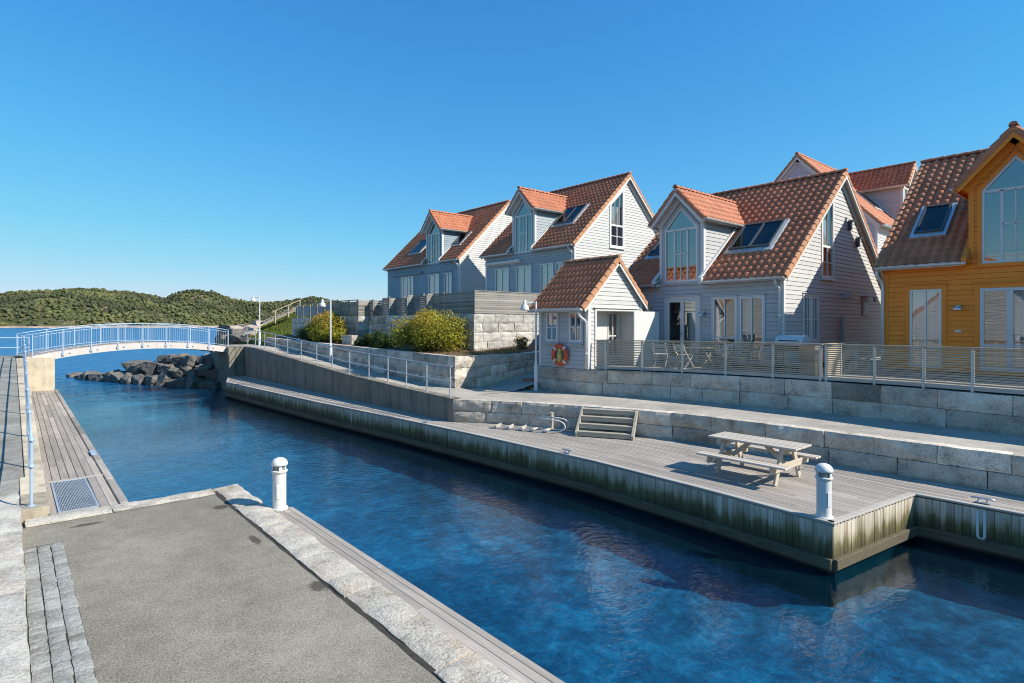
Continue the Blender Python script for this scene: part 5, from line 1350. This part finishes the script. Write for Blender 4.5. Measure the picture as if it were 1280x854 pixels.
# ------------------------------------------------------------------ deck stairs, ladder, cleats, fender
def stairs():
    a = math.atan2(9.85-11.26, 12.95-12.21)      # direction along the bottom step
    T = thing('wooden_steps', 'four weathered wooden steps from the deck up to the path', 'steps', (12.58, 10.555, q), a)
    # local x along the step, y into the wall
    w_ = .80; run, rise = .86, .72
    for s_ in (-1, 1):
        mb = MB(); x0, x1 = s_*w_-.03, s_*w_+.03
        pf = [(0, 0), (.16, 0), (run+.02, rise-.06), (run+.02, rise+.03), (run-.10, rise+.03), (0, .12)]
        mb.poly([(x0, y, z) for y, z in pf]); mb.poly([(x1, y, z) for y, z in pf][::-1])
        for (p, r_) in zip(pf, pf[1:]+pf[:1]): mb.poly([(x0, *p), (x1, *p), (x1, *r_), (x0, *r_)])
        mb.build('stringer', M['stairwood'], T, bevel=.004)
    for i in range(4):
        y = .04+i*(run/4); z = .17+i*(rise-.16)/3-.02
        mb = MB(); mb.box(-w_+.032, y, z-.045, w_-.032, y+.25, z); mb.build('tread', M['stairwood'], T, bevel=.004)
        mb = MB(); mb.box(-w_+.033, y+.012, z-.13, w_-.033, y+.045, z-.047); mb.build('riser', M['stairwood'], T)
stairs()
def ladder():
    p, e = V(11.33, 14.0, q), V(12.30, 12.02, q); a = math.atan2(e.y-p.y, e.x-p.x)
    T = thing('swim_ladder', 'bathing ladder with wooden treads and curved handles lying on the deck', 'ladder', p, a); L = (e-p).length
    for s_ in (-.2, .2):
        mb = MB(); mb.tube([V(0, s_, .03), V(L*.98, s_, .05)]+[V(L*.98+.30*math.sin(R(k)), s_, .05+.17*(1-math.cos(R(k)))) for k in (30, 60, 90, 120, 150, 180)]+[V(L*.72, s_, .44)], .019, 8); mb.build('rail', M['white'], T, smooth=True)
    for i in range(5):
        x = .12+i*.42; mb = MB(); mb.box(x, -.2, .05, x+.11, .2, .085); mb.build('tread', M['tablewood'], T, bevel=.004)
        if i < 3:
            mb = MB(); mb.box(x+.11, -.2, .02, x+.13, .2, .13); mb.build('bracket', M['deckedge'], T)
ladder()
mb = MB(); mb.box(-.05, -.05, 0, .05, .05, .52); mb.box(-.06, -.06, .52, .06, .06, .545); t = mb.build('service_post', M['stairwood'], loc=(12.38, 12.42, q), bevel=.006); tag(t, 'short wooden post standing by the wall beside the ladder', 'post')
def cleat(p, a, label):
    T = thing('mooring_cleat', label, 'cleat', p, a, 'galvanised mooring cleats on the deck edge')
    mb = MB(); mb.tube([V(-.17, 0, .075), V(-.09, 0, .085), V(.09, 0, .085), V(.17, 0, .075)], .018, 8); mb.build('horn', M['galv'], T, smooth=True)
    mb = MB()
    for x in (-.06, .06): mb.tube([V(x, 0, 0), V(x, 0, .085)], .017, 8)
    mb.box(-.11, -.035, 0, .11, .035, .014); mb.build('foot', M['galv'], T)
cleat((10.42, 9.9, q+.014), R(88), 'galvanised mooring cleat on the long edge of the deck, below the wooden steps')
cleat((13.12, 2.27, q+.014), R(90), 'galvanised mooring cleat on the right deck edge above the white fender tube')
cleat((10.22, 16.0, q+.014), R(90), 'galvanised mooring cleat on the deck edge where the stone wall begins')
mb = MB(); mb.tube([V(0, -.05, .25), V(0, -.05, -.20)]+[V(0, -.05+.05-.05*math.cos(R(k)), -.20-.05*math.sin(R(k))) for k in (45, 90, 135, 180)]+[V(0, .05, .25)], .028, 8)
t = mb.build('fender_tube', M['white'], loc=(12.93, 2.26, .52), smooth=True); tag(t, 'white looped fender tube on the boarded quay face below a cleat', 'fender')

# ------------------------------------------------------------------ on the terraces
def grill():
    T = thing('barbecue_grill', 'gas barbecue with a rounded light grey hood on the terrace', 'barbecue', (18.75, 8.0, 2.56))
    mb = MB(); rows = []
    for y in (-.42, .42): rows.append([V(-.30*math.cos(R(k)), y, .86+.30*math.sin(R(k))) for k in range(0, 181, 15)])
    mb.grid(rows); mb.poly(rows[0]); mb.poly(rows[1][::-1]); h = mb.build('hood', M['framegrey'], T, bevel=.02, seg=2)
    m2 = MB(); m2.tube([V(-.31, -.3, .98), V(-.35, -.3, .99), V(-.35, .3, .99), V(-.31, .3, .98)], .013, 8); m2.build('handle', M['black'], h)
    mb = MB(); mb.box(-.31, -.44, .66, .31, .44, .855); mb.build('firebox', M['black'], T, bevel=.02, seg=2)
    mb = MB(); mb.box(-.26, .46, .80, .26, .80, .83); mb.build('side_table', M['black'], T, bevel=.008); mb = MB(); mb.box(-.26, -.80, .80, .26, -.46, .83); mb.build('side_table', M['black'], T, bevel=.008)
    for x in (-.26, .26):
        for y in (-.40, .40):
            mb = MB(); mb.box(x-.02, y-.02, .02, x+.02, y+.02, .66); mb.build('leg', M['black'], T)
    mb = MB(); mb.box(-.28, -.42, .14, .28, .42, .17); mb.build('shelf', M['black'], T)
grill()
mb = MB(); mb.box(-.18, -.22, 0, .18, .22, .84); mb.box(-.20, -.24, .84, .20, .24, .88); t = mb.build('storage_bin', M['beige'], loc=(17.55, 7.0, 2.56), bevel=.03, seg=2); tag(t, 'beige upright bin behind the slatted fence near the barbecue', 'bin')
def fold_chair():
    T = thing('folding_chair', 'white folding garden chair with crossed legs', 'garden chair', (0, 0, 0), 0, 'white folding chairs on the grey house terrace')
    for s_ in (-.22, .22):
        mb = MB(); mb.bar((-.24, s_, 0), (.22, s_, .62), .025, .035); mb.build('leg', M['white'], T); mb = MB(); mb.bar((.24, s_*.88, 0), (-.22, s_*.88, .46), .025, .035); mb.build('leg', M['white'], T)
        mb = MB(); mb.bar((.22, s_, .60), (.30, s_, .84), .025, .035); mb.build('back_post', M['white'], T)
    mb = MB()
    for i in range(6): mb.box(-.22+i*.075, -.21, .45, -.16+i*.075, .21, .465)
    mb.build('seat', M['white'], T)
    mb = MB()
    for z in (.62, .70, .78): mb.bar((.235+(z-.62)*.33, -.22, z), (.235+(z-.62)*.33, .22, z), .016, .05)
    mb.build('backrest', M['white'], T); return T
c0 = fold_chair(); spots = [(17.3, 11.9, 200), (18.9, 11.5, 20), (17.35, 11.0, 170), (18.95, 10.5, -15)]
for i, (x, y, a) in enumerate(spots):
    c = c0 if i == 0 else dup(c0); c.location = (x, y, 2.56); c.rotation_euler.z = R(a)
T = thing('garden_table', 'slatted garden table with crossed legs among the white folding chairs', 'garden table', (18.1, 11.1, 2.56))
mb = MB()
for i in range(7): mb.box(-.42+i*.12, -.75, .70, -.31+i*.12, .75, .72)
mb.build('table_top', M['slat'], T)
for y in (-.55, .55):
    for s_ in (-1, 1): mb = MB(); mb.bar((-.36*s_, y+.02*s_, 0), (.36*s_, y+.02*s_, .70), .03, .05); mb.build('leg', M['slatx'], T)
def armchair(loc, rz, label):
    T = thing('garden_armchair', label, 'garden chair', loc, rz)
    mb = MB(); rows = []
    for z, d in ((.42, 0), (.62, .05), (.82, .10), (.93, .14)): rows.append([V(.22+d+.05*math.cos(k*.9-1.8), -.27+.09*k, z) for k in range(7)])
    mb.grid(rows); mb.grid([[p+V(.03, 0, 0) for p in r_] for r_ in rows][::-1]); mb.grid([rows[-1], [p+V(.03, 0, 0) for p in rows[-1]]]); mb.build('backrest', M['green'], T, smooth=True)
    mb = MB(); mb.box(-.26, -.26, .39, .25, .26, .43); mb.build('seat', M['green'], T, bevel=.015, seg=2)
    for s_ in (-1, 1):
        mb = MB(); mb.box(-.28, s_*.28-.03, .62, .28, s_*.28+.03, .65); mb.build('armrest', M['green'], T, bevel=.01)
        for x in (-.24, .24): mb = MB(); mb.bar((x*1.1, s_*.28, 0), (x, s_*.27, .62), .04, .04); mb.build('leg', M['green'], T)
armchair((18.55, 10.95, 2.56), R(10), 'green garden armchair, left of two, its dark back towards the grey house window')
armchair((18.8, 9.75, 2.56), R(-60), 'pale-edged green garden armchair by the right window of the grey house')
# wall fittings
def walllamp(parent, p, mat='galv', d=(-1, 0, 0)):
    d = Vector(d); mb = MB(); mb.obox(Vector(p)+d*.02, V(-d.y, d.x, 0)*.05, d*.02, V(0,0,.07)); mb.tube([Vector(p)+d*.03, Vector(p)+d*.14+V(0,0,.06), Vector(p)+d*.20+V(0,0,.02)], .012, 6)
    mb.lathe([(.0, .06), (.04, .05), (.11, -.03), (.115, -.08), (.10, -.085), (0, 0)], Vector(p)+d*.20, 14); return mb.build('wall_lamp', M[mat], parent, smooth=False)
walllamp(T3, (-.03, 11.72-Y3, 1.85)); walllamp(TY, (-.03, 4.30-Yy, 1.95))
mb = MB(); mb.box(-.05, 4.24-Yy, 1.20, -.02, 4.40-Yy, 1.27); mb.build('house_plate', M['white'], TY, bevel=.003)
for x, z in ((5.9, 5.48), (6.78, 4.88)):
    mb = MB(); mb.box(x-.10, -.14, z-.22, x+.06, -.025, z+.13); mb.box(x-.10, -.20, z+.13, x+.30, -.02, z+.17); mb.build('vent_hood', M['dkgrey'], T3, bevel=.006)
mb = MB(); mb.box(5.2, -.30, 2.48, 5.62, -.02, 2.70); mb.box(5.12, -.12, .5, 5.22, -.02, 1.75); mb.build('duct', M['greyshade'], T3, bevel=.006)
mb = MB(); mb.box(7.45, -.06, 1.8, 8.1, -.02, 2.58); mb.box(7.35, -.20, 2.62, 8.35, -.01, 2.66); mb.mi = 1; mb.box(7.54, -.068, 1.9, 8.0, -.055, 2.5); mb.mi = 0; mb.box(8.2, -.3, 2.4, 8.26, -.2, 2.62); mb.build('side_hatch', [M['greyshade'], M['dkgrey']], T3, bevel=.004)
mb = MB(); mb.box(0, 0, 0, .8, .55, .17); mb.box(.25, .04, .17, .8, .55, .34); t = mb.build('brick_steps', M['brick'], loc=(15.0, 16.28, 1.6), bevel=.01); t.rotation_euler.z = R(8); tag(t, 'two low brick steps behind the lamp pole at the shed corner', 'steps')
mb = MB(); mb.lathe([(.36, 0), (.36, .006), (.30, .008)], n=28); t = mb.build('manhole_cover', M['black'], loc=(13.6, 17.0, 1.597)); tag(t, 'dark round manhole cover in the passage left of the shed', 'manhole')

# ------------------------------------------------------------------ shrubs
def shrub(loc, rx, ry, h, n, mat, leaf, label, cat='bush', seed=1, group=None, base=.1, orange=None, name='shrub', hi=1.):
    T = thing(name, label, cat, loc, 0, group); rr = random.Random(seed); mb = MB(); lumps = []
    for i in range(max(8, min(34, int(n/330)))):
        a = rr.uniform(0, 6.28); r_ = rr.uniform(0, .75)**.7; z = rr.uniform(.25, .82); lumps.append((V(rx*r_*math.cos(a), ry*r_*math.sin(a), h*z*(1-.35*r_*r_)), rr.uniform(.30, .46)*min(rx, h), rr.gauss(0, .12)))
    for i in range(n):
        c, s_, tn = lumps[rr.randrange(len(lumps))]; d = V(rr.gauss(0, 1), rr.gauss(0, 1), rr.gauss(0, 1)).normalized(); p = c+d*s_*rr.uniform(.45, 1.12)
        if p.z < .03: p.z = rr.uniform(.03, .2)
        if rr.random() < .12: p = p+d*rr.uniform(.0, .22)*s_
        nn = (d+V(rr.gauss(0, .6), rr.gauss(0, .6), rr.gauss(.3, .6))).normalized(); u = nn.cross(V(rr.gauss(0, 1), rr.gauss(0, 1), rr.gauss(0, 1))).normalized(); v = nn.cross(u); l = leaf*rr.uniform(.6, 1.3); w_ = l*.42
        zr_ = p.z/h; t = .42+tn+rr.gauss(0, .13)+(zr_-.5)*.25
        if orange and rr.random() < orange*max(0, zr_-.35)*2.2 and p.y*.6-p.x > -.3: t = rr.uniform(.75, 1.)
        mb.add([p-u*l*.5, p+v*w_*.5-nn*.01, p+u*l*.5, p-v*w_*.5-nn*.01], [(0, 1, 2, 3)], max(0, min(1, t*hi)))
    mb.build('foliage', mat, T)
    mb = MB()
    for c, s_, tn in lumps: mb.tube([V(c.x*.15, c.y*.15, -.05), V(c.x*.55, c.y*.55, c.z*.45), c], .022, 5, r1=.006)
    mb.build('stem', M['twig'], T); return T
shrub((13.75, 21.7, 2.86), 1.45, 1.95, 1.95, 17000, M['leaf'], .12, 'big rounded yellow-green bush in the planting bed, right one', seed=3, orange=.45)
shrub((13.65, 31.8, 3.05), 1.0, 2.1, 1.9, 12000, M['leaf'], .12, 'orange-tipped green bush in the planting bed behind the lamp pole', seed=5, orange=.9)
shrub((13.6, 33.8, 3.05), .8, .9, 1.0, 4000, M['leafdark'], .11, 'dark green low bush at the left foot of the orange-tipped bush', seed=6)
for i, (y, s_) in enumerate(((24.3, .8), (25.3, .85), (26.3, .8), (27.2, .7))):
    shrub((13.4+.05*i, y, 2.88), .55*s_/.8, .6*s_/.8, s_*.95, 3000, M['leafdark'], .09, 'small dark green rounded shrub in the row left of the big yellow-green bush', seed=20+i, group='row of small dark shrubs')
shrub((17.3, 19.3, 2.9), .5, .35, .75, 500, M['drygrass'], .12, 'dry tuft of plants at the foot of the pale granite wall', 'plant', seed=41, name='dry_plant')
mb = MB(); rg = random.Random(8)
for i in range(2600):
    x = rg.uniform(12.9, 18.6); y = rg.uniform(18.0, 19.9) if rg.random() < .8 else rg.uniform(18, 23); 
    if y > 20 and x > 15: continue
    if nz(x*1.1, y*1.1, 4) < .0: continue
    z = 2.76+.017*(y-17.8)+.30*(x-12.75)/(2.56 if y > 20 else 6.8); a = rg.uniform(0, 6.3); h = rg.uniform(.05, .2); dx, dy = math.cos(a)*.012, math.sin(a)*.012
    mb.add([(x-dx, y-dy, z-.02), (x+dx, y+dy, z-.02), (x+rg.uniform(-.1, .1), y+rg.uniform(-.1, .1), z+h)], [(0, 1, 2)], rg.uniform(.2, 1))
o = mb.build('dry_grass', M['drygrass'], kind='stuff'); tag(o, 'thin dry grass and clippings scattered over the planting bed', 'dry grass')
